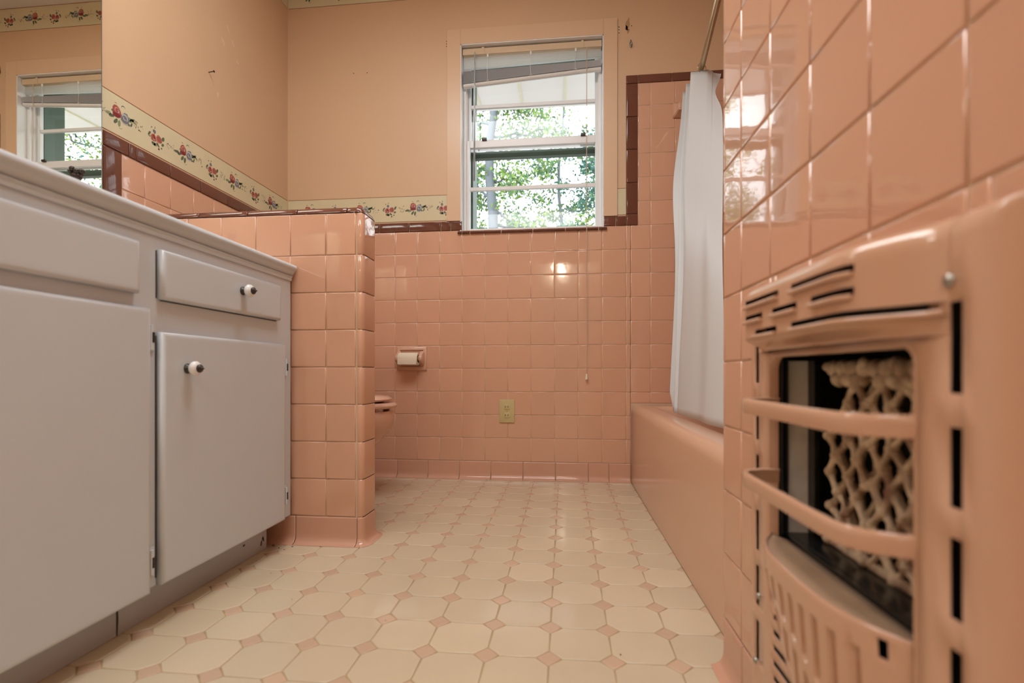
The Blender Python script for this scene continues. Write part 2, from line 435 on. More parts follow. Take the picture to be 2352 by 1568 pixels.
grid_tiles(bm, lay, arange(XR + .041, XT, PT), ZRR[:-1] + [1.1785] + [z for z in ZR if z > 1.2 and z < 1.82] + [1.829], [(XR + .041, XT, .36, 1.829)], FE, h=.0022)
bmesh.ops.recalc_face_normals(bm, faces=bm.faces)
obj('wall_tiles', bm, ['tile', 'grout'], wr)
bm, lay = tbm()
bullnose_run(bm, lay, FR, arange(YR + .01, YE - .05, .152)[:-1] + [YE], *CAPH)
bmesh.ops.recalc_face_normals(bm, faces=bm.faces); obj('cap_tiles', bm, 'brown', wr)
bm, lay = tbm(); cove(bm, lay, FR, arange(YR + .01, YE - .1, .152)[:-1] + [YE - .012]); struct(obj('baseboard_right', bm, 'tile_cove'))
# alcove side wall
wa = structE('wall_alcove')
bm = new(); box(bm, XT + .0018, XT + .12, YE - .12, YB + .12, 0, ZC); obj('plaster', bm, 'paint', wa)
bm, lay = tbm(); FA = lambda u, v, h: Vector((XT + .0012 - h, u, v)); box(bm, XT + .0010, XT + .003, YE, YB, .36, 1.829, mi=1)
grid_tiles(bm, lay, arange(YE + .01, YB, PT), ZRR[:-1] + [1.1785] + [z for z in ZR if z > 1.2 and z < 1.82] + [1.829], [(YE + .01, YB - .004, .36, 1.829)], FA, h=.0022)
obj('wall_tiles', bm, ['tile', 'grout'], wa)
# rear wall, ceiling
bm = new(); box(bm, XL - .12, -.40, YR - .12, YR, 0, ZC); box(bm, .25, XR + .24, YR - .12, YR, 0, ZC); box(bm, -.40, .25, YR - .12, YR, 2.06, ZC); struct(obj('wall_rear', bm, 'paint'))
bm = new(); box(bm, -1.0, XR + .24, -4.1, -4.0, 0, 2.6); box(bm, -1.1, -1.0, -4.1, YR - .12, 0, 2.6); box(bm, XR + .2, XR + .3, -4.1, YR - .12, 0, 2.6); box(bm, -1.1, XR + .3, -4.1, YR - .12, 2.6, 2.7); box(bm, -1.1, XR + .3, -4.1, YR - .12, -.1, 0)
struct(obj('wall_hall', bm, 'ceiling'))
bm = new(); box(bm, XL - .12, XT + .12, YR - .12, YB + .155, ZC, ZC + .1); struct(obj('ceiling', bm, 'ceiling'))
# half wall between vanity and toilet
HX, HYN, HYF, HT = -.5830, 1.403, 1.500, .970
hw = structE('wall_partition')
bm = new(); box(bm, XL, HX - .004, HYN + .0018, HYF - .0018, 0, HT); obj('core', bm, 'grout', hw)
bm, lay = tbm()
FHn = lambda u, v, h: Vector((u, HYN + .0012 - h, v)); FHf = lambda u, v, h: Vector((u, HYF - .0012 + h, v))
HXs = [-.6959 + PT * k for k in range(-7, 2)]
hz = [.0811 + PT * k for k in range(0, 9)]; hz[-1] = HT
grid_tiles(bm, lay, HXs, hz, [(XL + .004, HX - .022, .0811, HT)], FHn, h=.0022, tilt=.007)
grid_tiles(bm, lay, HXs, hz, [(XL + .004, HX - .022, .0811, HT)], FHf, h=.0022)
def end_col(bm, lay, X0, Ya, Yb, r, zs, w):
    for z0, z1 in zip(zs, zs[1:]):
        tone = random.random(); prof = [(X0 - r - w, Ya + .0016), (X0 - r - w + .0025, Ya)]
        prof += [(X0 - r + r * math.sin(R(90 * k / 8)), Ya + r - r * math.cos(R(90 * k / 8))) for k in range(9)]
        prof += [(X0 - r + r * math.cos(R(90 * k / 8)), Yb - r + r * math.sin(R(90 * k / 8))) for k in range(9)]
        prof += [(X0 - r - w + .0025, Yb), (X0 - r - w, Yb - .0016)]
        cm = ((X0 - .05), (Ya + Yb) / 2)
        g = []
        for z, d in [(z0 + .0012, .0018), (z0 + .0017, .0006), (z0 + .0035, 0), (z1 - .0035, 0), (z1 - .0017, .0006), (z1 - .0012, .0018)]:
            row = []
            for i, (x, y) in enumerate(prof):
                sx = d if x > X0 - r else 0
                sy = d * (1 if y < Ya + r * .9 else (-1 if y > Yb - r * .9 else 0))
                row.append(bm.verts.new((x - sx, y + sy, z)))
            g.append(row)
        for A, B in zip(g, g[1:]):
            for k in range(len(prof) - 1):
                f = bm.faces.new((A[k], A[k + 1], B[k + 1], B[k])); f.smooth = True
                for l in f.loops: l[lay] = (tone, tone, tone, 1)
end_col(bm, lay, HX + .0014, HYN - .0010, HYF + .0010, .013, hz, .006)
obj('wall_tiles', bm, 'tile', hw)
# rounded brown top cap
bm, lay = tbm()
us = [XL + .003, -1.2520, -1.0987, -.9425, -.7862, -.632, HX + .0015]
for q, (u0, u1) in enumerate(zip(us, us[1:])):
    a, b = u0 + .0011, u1 - .0011; tone = random.random(); last = q == len(us) - 2
    prof = []; y0, y1, zt, r = HYN - .0015, HYF + .0015, .9895, .0165
    prof += [(y0 + .0005, HT + .001), (y0, HT + .002)]
    for k in range(9): t = R(90 * k / 8); prof.append((y0 + r - r * math.cos(t), zt - r + r * math.sin(t)))
    for k in range(9): t = R(90 * k / 8); prof.append((y1 - r + r * math.sin(t), zt - r + r * math.cos(t)))
    prof += [(y1, HT + .002), (y1 - .0005, HT + .001)]
    ym = (y0 + y1) / 2
    ends = [(a, .0018), (a + .0005, .0006), (a + .002, 0), (b - .022, 0)]
    if last:
        for k in range(0, 9): t = R(90 * k / 8); ends.append((b - .020 + .020 * math.sin(t), .020 * (1 - math.cos(t))))
    else: ends += [(b - .002, 0), (b - .0005, .0006), (b, .0018)]
    g = [[bm.verts.new((u, y + (d if y < ym - .02 else (-d if y > ym + .02 else 0)) * (.45 if last and d > .002 else 1), max(z - d, HT + .001))) for y, z in prof] for u, d in ends]
    for A, B in zip(g, g[1:]):
        for k in range(len(prof) - 1):
            f = bm.faces.new((A[k], B[k], B[k + 1], A[k + 1])); f.smooth = True
            for l in f.loops: l[lay] = (tone, tone, tone, 1)
    bm.faces.new(g[-1])
bmesh.ops.recalc_face_normals(bm, faces=bm.faces)
obj('cap_tiles', bm, 'brown', hw)
bm, lay = tbm()
cove(bm, lay, lambda u, v, h: Vector((u, HYN - h, v)), [XL + .003, -1.09, -.94, -.789, -.600], top=.0795)
cove(bm, lay, lambda u, v, h: Vector((u, HYF + h, v)), [XL + .03, -1.09, -.94, -.789, -.600], top=.0795)
def cove_end(bm, lay, X0, Ya, Yb, top):
    prof = [(top, 0), (top - .0004, .0016), (top - .002, .0024), (top - .005, .0026), (.03, .0026), (.020, .0034), (.012, .006), (.006, .011), (.003, .017), (.0018, .022), (.0005, .024)]
    path = []; r = .012
    path.append((X0 - .016, Ya, 0, -1))
    for k in range(9): t = R(90 * k / 8); path.append((X0 - r + r * math.sin(t), Ya + r - r * math.cos(t), math.sin(t), -math.cos(t)))
    for k in range(9): t = R(90 * k / 8); path.append((X0 - r + r * math.cos(t), Yb - r + r * math.sin(t), math.cos(t), math.sin(t)))
    path.append((X0 - .016, Yb, 0, 1))
    g = [[bm.verts.new((x + nx * h, y + ny * h, z)) for z, h in prof] for x, y, nx, ny in path]
    for A, B in zip(g, g[1:]):
        for k in range(len(prof) - 1):
            f = bm.faces.new((A[k], A[k + 1], B[k + 1], B[k])); f.smooth = True
            for l in f.loops: l[lay] = (.4, .4, .4, 1)
    bmesh.ops.recalc_face_normals(bm, faces=bm.faces)
cove_end(bm, lay, HX, HYN, HYF, .0795)
struct(obj('baseboard_partition', bm, 'tile_cove'))

# ------------------------------------------------------------------ WALLPAPER BORDERS
def blob(bm, F, cx, cy, rx, ry, rot, mi, h, n=10, jit=.12):
    vs = []
    for k in range(n):
        t = 2 * math.pi * k / n; j = 1 + random.uniform(-jit, jit)
        x, y = rx * math.cos(t) * j, ry * math.sin(t) * j
        vs.append(bm.verts.new(F(cx + x * math.cos(rot) - y * math.sin(rot), cy + x * math.sin(rot) + y * math.cos(rot), h)))
    bm.faces.new(vs).material_index = mi
def arc(bm, F, cx, cy, r, a0, a1, w, mi, h, n=8):
    A = []; B = []
    for k in range(n + 1):
        t = R(a0 + (a1 - a0) * k / n); ww = w * math.sin(math.pi * (k + .3) / (n + .6))
        A.append(bm.verts.new(F(cx + (r - ww) * math.cos(t), cy + (r - ww) * math.sin(t), h))); B.append(bm.verts.new(F(cx + (r + ww) * math.cos(t), cy + (r + ww) * math.sin(t), h)))
    for k in range(n): bm.faces.new((A[k], A[k + 1], B[k + 1], B[k])).material_index = mi
# material slots: 0 paper 1 line 2 red 3 deep red 4 pink 5 blue 6 pale blue 7 green 8 pale green
def scaled(F, x, y, s): return lambda u, v, h: F(x + (u - x) * s, y + (v - y) * s, h)
def motifA(bm, F, x, y, s=1.62):
    h = .0004; F = scaled(F, x, y, s)
    for a, l in ((200, .020), (235, .018), (160, .014), (260, .017), (20, .020), (340, .016), (45, .015), (190, .027)):
        t = R(a); blob(bm, F, x + math.cos(t) * l, y - .003 + math.sin(t) * l * .8, .0065, .0030, t, 7 if random.random() < .6 else 8, h)
    blob(bm, F, x - .0075, y + .005, .0090, .0105, .3, 2, h * 1.5); blob(bm, F, x - .0085, y - .003, .0085, .0045, .0, 3, h * 1.7)
    arc(bm, F, x - .007, y + .006, .0055, 20, 250, .0011, 4, h * 2); arc(bm, F, x - .006, y + .005, .0022, -120, 120, .0010, 6, h * 2.2)
    arc(bm, F, x - .007, y + .006, .0085, 200, 330, .0010, 3, h * 2.1)
    blob(bm, F, x + .0095, y - .001, .0088, .0115, -.2, 5, h * 1.6); arc(bm, F, x + .009, y, .0060, -60, 190, .0018, 6, h * 2); arc(bm, F, x + .009, y - .001, .0030, 120, 330, .0012, 6, h * 2.2)
    arc(bm, F, x + .0095, y - .003, .0085, 220, 330, .0010, 6, h * 2)
    blob(bm, F, x + .025, y + .003, .0075, .0028, .7, 7, h); blob(bm, F, x + .030, y + .002, .006, .0026, -.4, 8, h); blob(bm, F, x + .024, y - .006, .005, .002, 1.2, 7, h)
    arc(bm, F, x + .006, y + .017, .004, 0, 200, .0009, 7, h); arc(bm, F, x - .011, y + .0165, .003, 20, 140, .0007, 2, h); arc(bm, F, x - .0005, y - .021, .004, 200, 350, .0006, 8, h)
def motifB(bm, F, x, y, s=1.5):
    h = .0004; F = scaled(F, x, y, s)
    blob(bm, F, x - .006, y - .015, .006, .0038, -.3, 7, h); blob(bm, F, x - .001, y - .0155, .005, .004, .5, 8, h); blob(bm, F, x + .006, y - .0135, .0055, .0026, -.8, 7, h)
    blob(bm, F, x - .0065, y - .0005, .0075, .0065, 0, 2, h * 1.5); blob(bm, F, x - .006, y - .006, .0070, .0040, 0, 2, h * 1.6); blob(bm, F, x - .003, y + .001, .004, .0055, .7, 3, h * 1.8)
    blob(bm, F, x + .0090, y + .0005, .0075, .0085, .3, 2, h * 1.6); arc(bm, F, x + .0085, y + .0005, .0075, 20, 300, .0006, 4, h * 2)
    arc(bm, F, x - .005, y - .0035, .003, 190, 350, .0009, 6, h * 2.2); arc(bm, F, x - .006, y - .001, .0070, 60, 220, .0006, 4, h * 2.1)
    blob(bm, F, x + .0015, y - .003, .0014, .013, .55, 4, h * 2.2)
    blob(bm, F, x - .004, y + .0125, .0042, .0048, .2, 5, h); blob(bm, F, x + .020, y + .0055, .0035, .006, -.5, 7, h); blob(bm, F, x + .019, y - .008, .0045, .0030, .6, 7, h)
    blob(bm, F, x - .017, y + .004, .005, .0026, .9, 7, h); blob(bm, F, x - .018, y - .002, .0045, .0022, -.5, 8, h)
    blob(bm, F, x + .0085, y - .0215, .0024, .0024, 0, 3, h); blob(bm, F, x + .016, y - .017, .0026, .0020, .4, 7, h)
    arc(bm, F, x - .005, y + .022, .003, -80, 60, .0009, 7, h); arc(bm, F, x - .010, y + .0175, .0025, 60, 200, .0009, 3, h)
def sprigs(bm, F, x, y, n=16, w=.018):
    for _ in range(n):
        a, b = random.uniform(-w, w), random.uniform(-.014, .016)
        blob(bm, F, x + a, y + b, random.uniform(.0016, .0034), random.uniform(.0009, .0016), random.uniform(0, 3.1), random.choice([7, 7, 8, 5, 3, 2]), .0006, n=6)
def border(name, F, runs, z0, z1, x0, pitch, parent):
    bm = new()
    for u0, u1 in runs:
        def q(a, b, c, d, mi, h):
            bm.faces.new([bm.verts.new(F(*p, h)) for p in ((a, c), (b, c), (b, d), (a, d))]).material_index = mi
        vs = [bm.verts.new(F(a, b, h)) for h in (-.0015, .0003) for a, b in ((u0, z0), (u1, z0), (u1, z1), (u0, z1))]
        for ids in ((4, 5, 6, 7), (0, 1, 5, 4), (1, 2, 6, 5), (2, 3, 7, 6), (3, 0, 4, 7)): bm.faces.new([vs[i] for i in ids])
        q(u0, u1, z0, z0 + .0022, 1, .0007); q(u0, u1, z1 - .0022, z1, 1, .0007)
        k = int((u0 - x0) / pitch) - 1
        while x0 + k * pitch < u1 - .012:
            x = x0 + k * pitch
            if x > u0 + .028:
                (motifA if k % 2 == 0 else motifB)(bm, F, x, (z0 + z1) / 2 + (.004 if k % 2 == 0 else -.002))
            if x > u0 - .02 and x + pitch / 2 < u1 - .02: sprigs(bm, F, x + pitch / 2 - .002, (z0 + z1) / 2)
            k += 1
    return obj(name, bm, ['paper', 'line', 'red', 'red2', 'pinkp', 'bluep', 'bluel', 'grn', 'grn2'], parent)
random.seed(3)
FBp = lambda u, v, h: Vector((u, YB + .0018 - h, v)); FLp = lambda u, v, h: Vector((XL - .0018 + h, u, v)); FRp = lambda u, v, h: Vector((XR + .0018 - h, u, v))
BZ = (1.228, 1.352); CZ = (2.297, 2.418)
border('wallpaper_border', FBp, [(XL + .002, -.5556), (.2441, .2832)], *BZ, -.7085, .1335, wb)
border('ceiling_border', FBp, [(XL + .002, XT)], *CZ, -.7085, .1335, wb)
border('wallpaper_border', FLp, [(1.02, YB - .002)], *BZ, 1.405, .1335, wl)
border('ceiling_border', FLp, [(YR, YB - .002)], *CZ, 1.405, .1335, wl)
border('ceiling_border', FRp, [(YR, YE)], *CZ, .3, .1335, wr)

# ------------------------------------------------------------------ WINDOW
win = structE('window_1')
bm = new()   # flat casing boards
box(bm, -.5556, WX0, YB - .006, YB + .004, 1.2235, 2.135, bev=.0015); box(bm, WX1, .2441, YB - .006, YB + .004, 1.2235, 2.135, bev=.0015)
box(bm, WX0, WX1, YB - .006, YB + .004, WZ1, 2.135, bev=.0015)
obj('casing', bm, 'casing', win)
bm = new()   # painted reveal
box(bm, WX0 - .002, WX0 + .004, YB - .004, YB + .155, 1.170, WZ1); box(bm, WX1 - .004, WX1 + .002, YB - .004, YB + .155, 1.170, WZ1); box(bm, WX0, WX1, YB - .004, YB + .155, WZ1 - .004, WZ1 + .002)
obj('reveal', bm, 'alu', win)
def frame(bm, x0, x1, y0, y1, z0, z1, w, wt=None, wb_=None, bev=.002):
    wt = wt or w; wb_ = wb_ or w
    box(bm, x0, x0 + w, y0, y1, z0, z1, bev); box(bm, x1 - w, x1, y0, y1, z0, z1, bev)
    box(bm, x0 + w, x1 - w, y0, y1, z1 - wt, z1, bev); box(bm, x0 + w, x1 - w, y0, y1, z0, z0 + wb_, bev)
bm = new(); frame(bm, WX0 + .004, WX1 - .004, YB + .045, YB + .115, 1.170, WZ1 - .004, .014, .016, .016)
box(bm, WX0 + .018, WX0 + .022, YB + .058, YB + .062, 1.18, WZ1 - .02); box(bm, WX1 - .022, WX1 - .018, YB + .058, YB + .062, 1.18, WZ1 - .02)
obj('window_frame', bm, 'alu', win)
SX0, SX1 = WX0 + .018, WX1 - .018
bm = new(); frame(bm, SX0, SX1, YB + .084, YB + .104, 1.595, 2.040, .016, .018, .034); box(bm, SX0 + .016, SX1 - .016, YB + .086, YB + .100, 1.800, 1.817, .002)
up = obj('upper_sash', bm, 'alu', win)
bm = new(); frame(bm, SX0, SX1, YB + .060, YB + .080, 1.182, 1.632, .016, .036, .020); box(bm, SX0 + .016, SX1 - .016, YB + .062, YB + .076, 1.387, 1.405, .002)
lo = obj('lower_sash', bm, 'alu', win)
for s in (-.385, .09):
    bm = new(); box(bm, s - .012, s + .012, YB + .050, YB + .062, 1.628, 1.640, .003); obj('sash_latch', bm, 'bronze', lo)
M['glass'] = bpy.data.materials.new('window_glass'); M['glass'].use_nodes = True
nt = M['glass'].node_tree; nt.nodes.remove(nt.nodes['Principled BSDF'])
mo = nt.nodes['Material Output']; gl = nt.nodes.new('ShaderNodeBsdfGlossy'); gl.inputs['Roughness'].default_value = .02
tr = nt.nodes.new('ShaderNodeBsdfTransparent'); tr.inputs[0].default_value = (.95, .97, .97, 1)
fr = nt.nodes.new('ShaderNodeLayerWeight'); pw = nt.nodes.new('ShaderNodeMath'); pw.operation = 'POWER'; pw.inputs[1].default_value = 4
ad = nt.nodes.new('ShaderNodeMath'); ad.operation = 'MULTIPLY_ADD'; ad.inputs[1].default_value = .6; ad.inputs[2].default_value = .04; mxs = nt.nodes.new('ShaderNodeMixShader')
nt.links.new(fr.outputs['Facing'], pw.inputs[0]); nt.links.new(pw.outputs[0], ad.inputs[0]); nt.links.new(ad.outputs[0], mxs.inputs[0]); nt.links.new(tr.outputs[0], mxs.inputs[1]); nt.links.new(gl.outputs[0], mxs.inputs[2]); nt.links.new(mxs.outputs[0], mo.inputs[0])
def pane(y, z0, z1, parent):
    bm = new(); bm.faces.new([bm.verts.new(p) for p in ((SX0 + .014, y, z0), (SX1 - .014, y, z0), (SX1 - .014, y, z1), (SX0 + .014, y, z1))]); obj('pane', bm, 'glass', parent)
pane(YB + .094, 1.62, 2.03, up); pane(YB + .070, 1.20, 1.60, lo)
# thin vinyl slats let daylight through
nt = M['slatw'].node_tree; tl_ = nt.nodes.new('ShaderNodeBsdfTranslucent'); tl_.inputs[0].default_value = (.9, .9, .88, 1); mx_ = nt.nodes.new('ShaderNodeMixShader'); mx_.inputs[0].default_value = .75
nt.links.new(nt.nodes['Principled BSDF'].outputs[0], mx_.inputs[1]); nt.links.new(tl_.outputs[0], mx_.inputs[2]); nt.links.new(mx_.outputs[0], nt.nodes['Material Output'].inputs[0])
bm = new()   # dark green outer frame with its rail
box(bm, WX0 - .01, -.452, YB + .120, YB + .235, 1.15, 2.10, .002); box(bm, .163, WX1 + .01, YB + .120, YB + .235, 1.15, 2.10, .002)
box(bm, -.452, .163, YB + .150, YB + .185, 1.583, 1.615, .002); box(bm, -.46, .17, YB + .12, YB + .235, 2.04, 2.10, .002); box(bm, -.46, .17, YB + .12, YB + .235, 1.14, 1.172, .002)
obj('outer_frame', bm, 'green', win)

# ------------------------------------------------------------------ BLIND
bl = thing('window_blind', (-.1545, YB + .03, 2.03), 'raised white mini blind hanging from beige headrail in the window', 'window blind')
BX0, BX1 = -.484, .175; YH = YB + .030
bm = new(); box(bm, BX0, BX1, YH - .014, YH + .014, 2.022, 2.052, .003); obj('headrail', bm, 'headrail', bl)
for x in (-.385, .085):
    bm = new(); box(bm, x - .006, x + .006, YH - .017, YH - .013, 2.020, 2.055, .001); obj('bracket', bm, 'headrail', bl)
def slope(x): return .044 * (x - BX0) / (BX1 - BX0)
bm = new()
for k in range(9):   # open slats under the headrail, sagging to the left
    z = 2.012 - k * .0062
    pr_ = [(YH - .011, -.0012), (YH - .005, .0008), (YH, .0014), (YH + .005, .0008), (YH + .011, -.0012)]
    fsl = slope
    g = [[bm.verts.new((x, y, z + dz * 1.3 + fsl(x) * k / 9 * .5)) for y, dz in pr_] for x in [BX0 + .004 + (BX1 - BX0 - .008) * i / 8 for i in range(9)]]
    for A, B in zip(g, g[1:]):
        for j in range(4): bm.faces.new((A[j], B[j], B[j + 1], A[j + 1]))
sl = obj('slats', bm, 'slatw', bl, smooth=True)
bm = new()
for k in range(26):
    zf = lambda x: 1.889 + (k + .5) * (.00215 - .0011 * (x - BX0) / (BX1 - BX0)) + slope(x)
    g = [[bm.verts.new((x, y, zf(x))) for y in (YH - .0125, YH + .0125)] + [bm.verts.new((x, y, zf(x) - .0008)) for y in (YH + .0125, YH - .0125)] for x in (BX0 + .003, BX1 - .003)]
    A, B = g
    for j in range(4): bm.faces.new((A[j], A[(j + 1) % 4], B[(j + 1) % 4], B[j]))
    bm.faces.new(A[::-1]); bm.faces.new(B)
obj('slat_stack', bm, 'slatgrey', bl)
bm = new()
g = []
for x in (BX0 + .003, BX1 - .003):
    g.append([(x, YH + .013 * math.cos(t) , 1.879 + slope(x) + .0095 * math.sin(t)) for t in [2 * math.pi * k / 12 for k in range(12)]])
loft(bm, g); obj('bottom_rail', bm, 'vinyl', bl, smooth=True, angle=40)
bm = new(); tube(bm, [(-.424, YH - .019, 2.026), (-.4245, YH - .021, 1.75), (-.426, YH - .022, 1.416)], [.0032, .0036, .0042], 8); obj('tilt_wand', bm, 'clear', bl, smooth=True)
bm = new(); tube(bm, [(-.424, YH - .013, 2.034), (-.424, YH - .019, 2.026)], .002, 6); obj('wand_hook', bm, 'clear', bl)
for x in (-.3623, -.1565, .0539):
    bm = new(); pts = [(x, YH - .014, 2.015), (x + .001, YH - .015, 1.99), (x - .003, YH - .016, 1.96), (x, YH - .014, 1.885 + slope(x))]
    tube(bm, pts, .0009, 6); tube(bm, [(x + .006 * math.cos(t), YH - .014, 1.882 + slope(x) + .006 * math.sin(t)) for t in [R(a) for a in range(0, 300, 30)]], .001, 5)
    box(bm, x - .004, x + .004, YH - .016, YH - .012, 2.006, 2.020, .001); obj('ladder_cord', bm, 'vinyl', bl)
bm = new()
for dx in (-.0012, .0012): tube(bm, [(.105 + dx, YH - .016, 2.02), (.1045 + dx, YH - .018, 1.5), (.1040 + dx, YH - .034, 1.24), (.1036 + dx, YB - .016, 1.10), (.103 + dx, YB - .014, .80), (.103, YB - .013, .492)], .0009, 6)
pc = obj('pull_cord', bm, 'cord', bl)
bm = new(); lathe(bm, [(.0015, .014), (.003, .012), (.0062, -.008), (.0062, -.012), (.002, -.013)], (.103, YB - .013, .483), n=10); obj('tassel', bm, 'tissue', pc, smooth=True, angle=40)

# ------------------------------------------------------------------ OUTDOORS
bm = new(); box(bm, -6, 6, YB + .16, YB + 1.21, 2.40, 2.43)
for k in range(-20, 21): box(bm, k * .3, k * .3 + .012, YB + .16, YB + 1.2, 2.392, 2.402, mi=1)
box(bm, -6, 6, YB + 1.20, YB + 1.22, 2.385, 2.56)
ev = tag(obj('roof_eave', bm, ['soffit', 'soffitline']), 'white ribbed roof eave above the window outdoors', 'roof eave'); 
bm = new(); box(bm, -14, 14, YB + .16, 40, -.65, -.6); lw = struct(obj('ground', bm, 'lawn'))
def leafcloud(bm, centers, n, size, mi_fn, rad):
    for _ in range(n):
        c = random.choice(centers); r = rad * (random.random() ** .5)
        d = Vector((random.gauss(0, 1), random.gauss(0, 1), random.gauss(0, .8))).normalized() * r
        p = Vector(c) + d; s = size * random.uniform(.6, 1.3)
        a = Vector((random.uniform(-1, 1), random.uniform(-.7, .7), random.uniform(-1, 1))).normalized()
        b = a.cross(Vector((random.uniform(-.5, .5), -1, random.uniform(-.6, .6)))).normalized()
        m = mi_fn(p)
        v = [bm.verts.new(q) for q in (p - a * s, p - a * s * .2 + b * s * .5, p + a * s, p - a * s * .2 - b * s * .5)]
        bm.faces.new(v).material_index = m
def tree(label, X, Y, r, H, branches, nleaf, lsize, rad, mats, lean=0, cat='tree', seed=1):
    random.seed(seed)
    t = thing('tree', (X, Y, -.6), label, cat, 'trees outside the window')
    bm = new(); n = 12
    pts = [(X + lean * (k / n) ** 1.5 + .05 * math.sin(k * 1.3), Y + .04 * math.cos(k), -.6 + (H + .6) * k / n) for k in range(n + 1)]
    tube(bm, pts, [r * (1.25 - .75 * k / n) for k in range(n + 1)], 10)
    cs = []
    for (z0, dx, dz, L) in branches:
        k = min(int((z0 + .6) / (H + .6) * n), n - 1); p0 = Vector(pts[k]); p0.z = z0
        br = [p0]; 
        dy = random.uniform(-.5, .5)
        for s in range(1, 7): br.append(p0 + Vector((dx, dy, dz)) * (L * s / 6) + Vector((random.gauss(0, .04), random.gauss(0, .04), random.gauss(0, .05) - .02 * s)))
        tube(bm, br, [r * .28 * (1 - .13 * s) for s in range(7)], 6)
        for b in br[2:]:
            cs.append(b)
            tw = b + Vector((random.gauss(0, .25), random.gauss(0, .2), random.gauss(0, .22))); tube(bm, [b, (b + tw) / 2 + Vector((0, 0, .02)), tw], r * .07, 5); cs.append(tw)
    obj('trunk', bm, 'bark', t, smooth=True)
    bm = new(); leafcloud(bm, cs, nleaf, lsize, lambda p: 0 if random.random() < .62 else 1, rad)
    obj('foliage', bm, mats, t)
rb = random.Random(5)
tree('broadleaf tree with thick grey trunk at the left window edge', -1.08, 6.9, .085, 5.2,
     [(1.9 + .17 * k, rb.uniform(.5, 1) * (1 if k % 3 else -1), rb.uniform(-.1, .5), rb.uniform(.5, 1.25)) for k in range(18)], 6500, .030, .20, ['leafA', 'leafC'], lean=.15, seed=11)
tree('bluish green tree with drooping boughs seen through the right window half', .75, 7.6, .05, 4.6,
     [(2.9 + .13 * k, -rb.uniform(.3, .9) if k % 4 else .6, rb.uniform(-.35, .2), rb.uniform(.5, 1.0)) for k in range(8)], 3000, .029, .15, ['leafB', 'leafC'], seed=21)
tree('thin yellow-green tree between the two larger ones outdoors', -.05, 8.6, .035, 5.6,
     [(2.3 + .25 * k, rb.choice((-1, 1)) * rb.uniform(.4, .9), rb.uniform(-.1, .5), rb.uniform(.4, .8)) for k in range(9)], 2600, .030, .16, ['leafA', 'leafB'], seed=31)
tree('distant dark tree low on the left outdoors', -2.2, 9.5, .09, 4.4,
     [(2.0 + .2 * k, rb.choice((-1, 1, 1)) * rb.uniform(.5, 1), rb.uniform(-.1, .5), rb.uniform(.6, 1.2)) for k in range(11)], 3000, .036, .25, ['leafC', 'leafB'], seed=41)
tree('bushy green tree far to the right, seen only in the wall mirror', 5.6, 7.4, .09, 5.4,
     [(2.2 + .17 * k, rb.choice((-1, 1)) * rb.uniform(.5, 1), rb.uniform(-.1, .5), rb.uniform(.6, 1.3)) for k in range(17)], 4200, .034, .24, ['leafA', 'leafB'], seed=51)
tree('blue-green tree behind the bushy one, seen only in the wall mirror', 3.4, 10.6, .08, 5.0,
     [(2.2 + .2 * k, rb.choice((-1, 1)) * rb.uniform(.5, 1), rb.uniform(-.1, .4), rb.uniform(.6, 1.2)) for k in range(13)], 3000, .036, .24, ['leafC', 'leafB'], seed=61)
random.seed(9)

# ------------------------------------------------------------------ VANITY
XF = -.800; VY0, VY1 = .02, 1.392
va = thing('vanity_cabinet', (-1.08, .7, 0), 'long white painted vanity cabinet with overlay doors against the left wall', 'cabinet')
bm = new(); box(bm, XL + .004, XF, VY0, VY1, .085, .786, .001); obj('carcass', bm, 'cab', va)
bm = new(); box(bm, XL + .004, -.850, VY0 + .01, .869, 0.0005, .086); box(bm, XL + .004, -.8495, .872, 1.352, 0.0005, .086); tk = obj('toe_kick', bm, 'toe', va)
for (y, z, w, h, a) in ((.8705, .03, .0022, .026, 0), (1.335, .032, .004, .009, .5), (1.327, .022, .003, .008, -.3), (1.25, .042, .006, .003, .2)):
    bm = new(); blob(bm, lambda u, v, hh: Vector((-.8492 + hh, u, v)), y, z, w, h, a, 0, .0004, n=8, jit=.3); obj('paint_scuff', bm, 'gap', tk)
def panel(name, y0, y1, z0, z1, parent, th=.0155):
    bm = new()
    Fp = lambda u, v, h: Vector((XF + h, u, v))
    P = rect(y0, y1, z0, z1); rings = []
    for d, h in ((0, .0002), (0, th - .006), (.0015, th - .003), (.004, th - .0006), (.007, th), (.012, th)):
        rings.append([bm.verts.new(Fp(p[0], p[1], h)) for p in (inset(P, d) if d else P)])
    for A, B in zip(rings, rings[1:]):
        for k in range(4):
            f = bm.faces.new((A[k], A[(k + 1) % 4], B[(k + 1) % 4], B[k])); f.smooth = True
    bm.faces.new(rings[-1]); bm.faces.new(rings[0][::-1])
    bmesh.ops.recalc_face_normals(bm, faces=bm.faces)
    return obj(name, bm, 'cab', parent)
dw1 = panel('drawer', .907, 1.320, .648, .746, va)
dw2 = panel('drawer_front', .36, .8545, .651, .750, va)
d1 = panel('door', .9055, 1.342, .0845, .5830, va)
d2 = panel('door', .38, .8788, .0790, .6260, va)
d3 = panel('door', .03, .372, .0790, .6260, va)
bm = new()  # dark seams where the paint line opened
box(bm, XF - .001, XF + .0012, .9030, .9052, .10, .576); box(bm, XF - .001, XF + .0010, .915, 1.318, .6455, .6472); box(bm, XF - .001, XF + .001, .9045, .9062, .65, .744)
obj('open_seams', bm, 'gap', va)
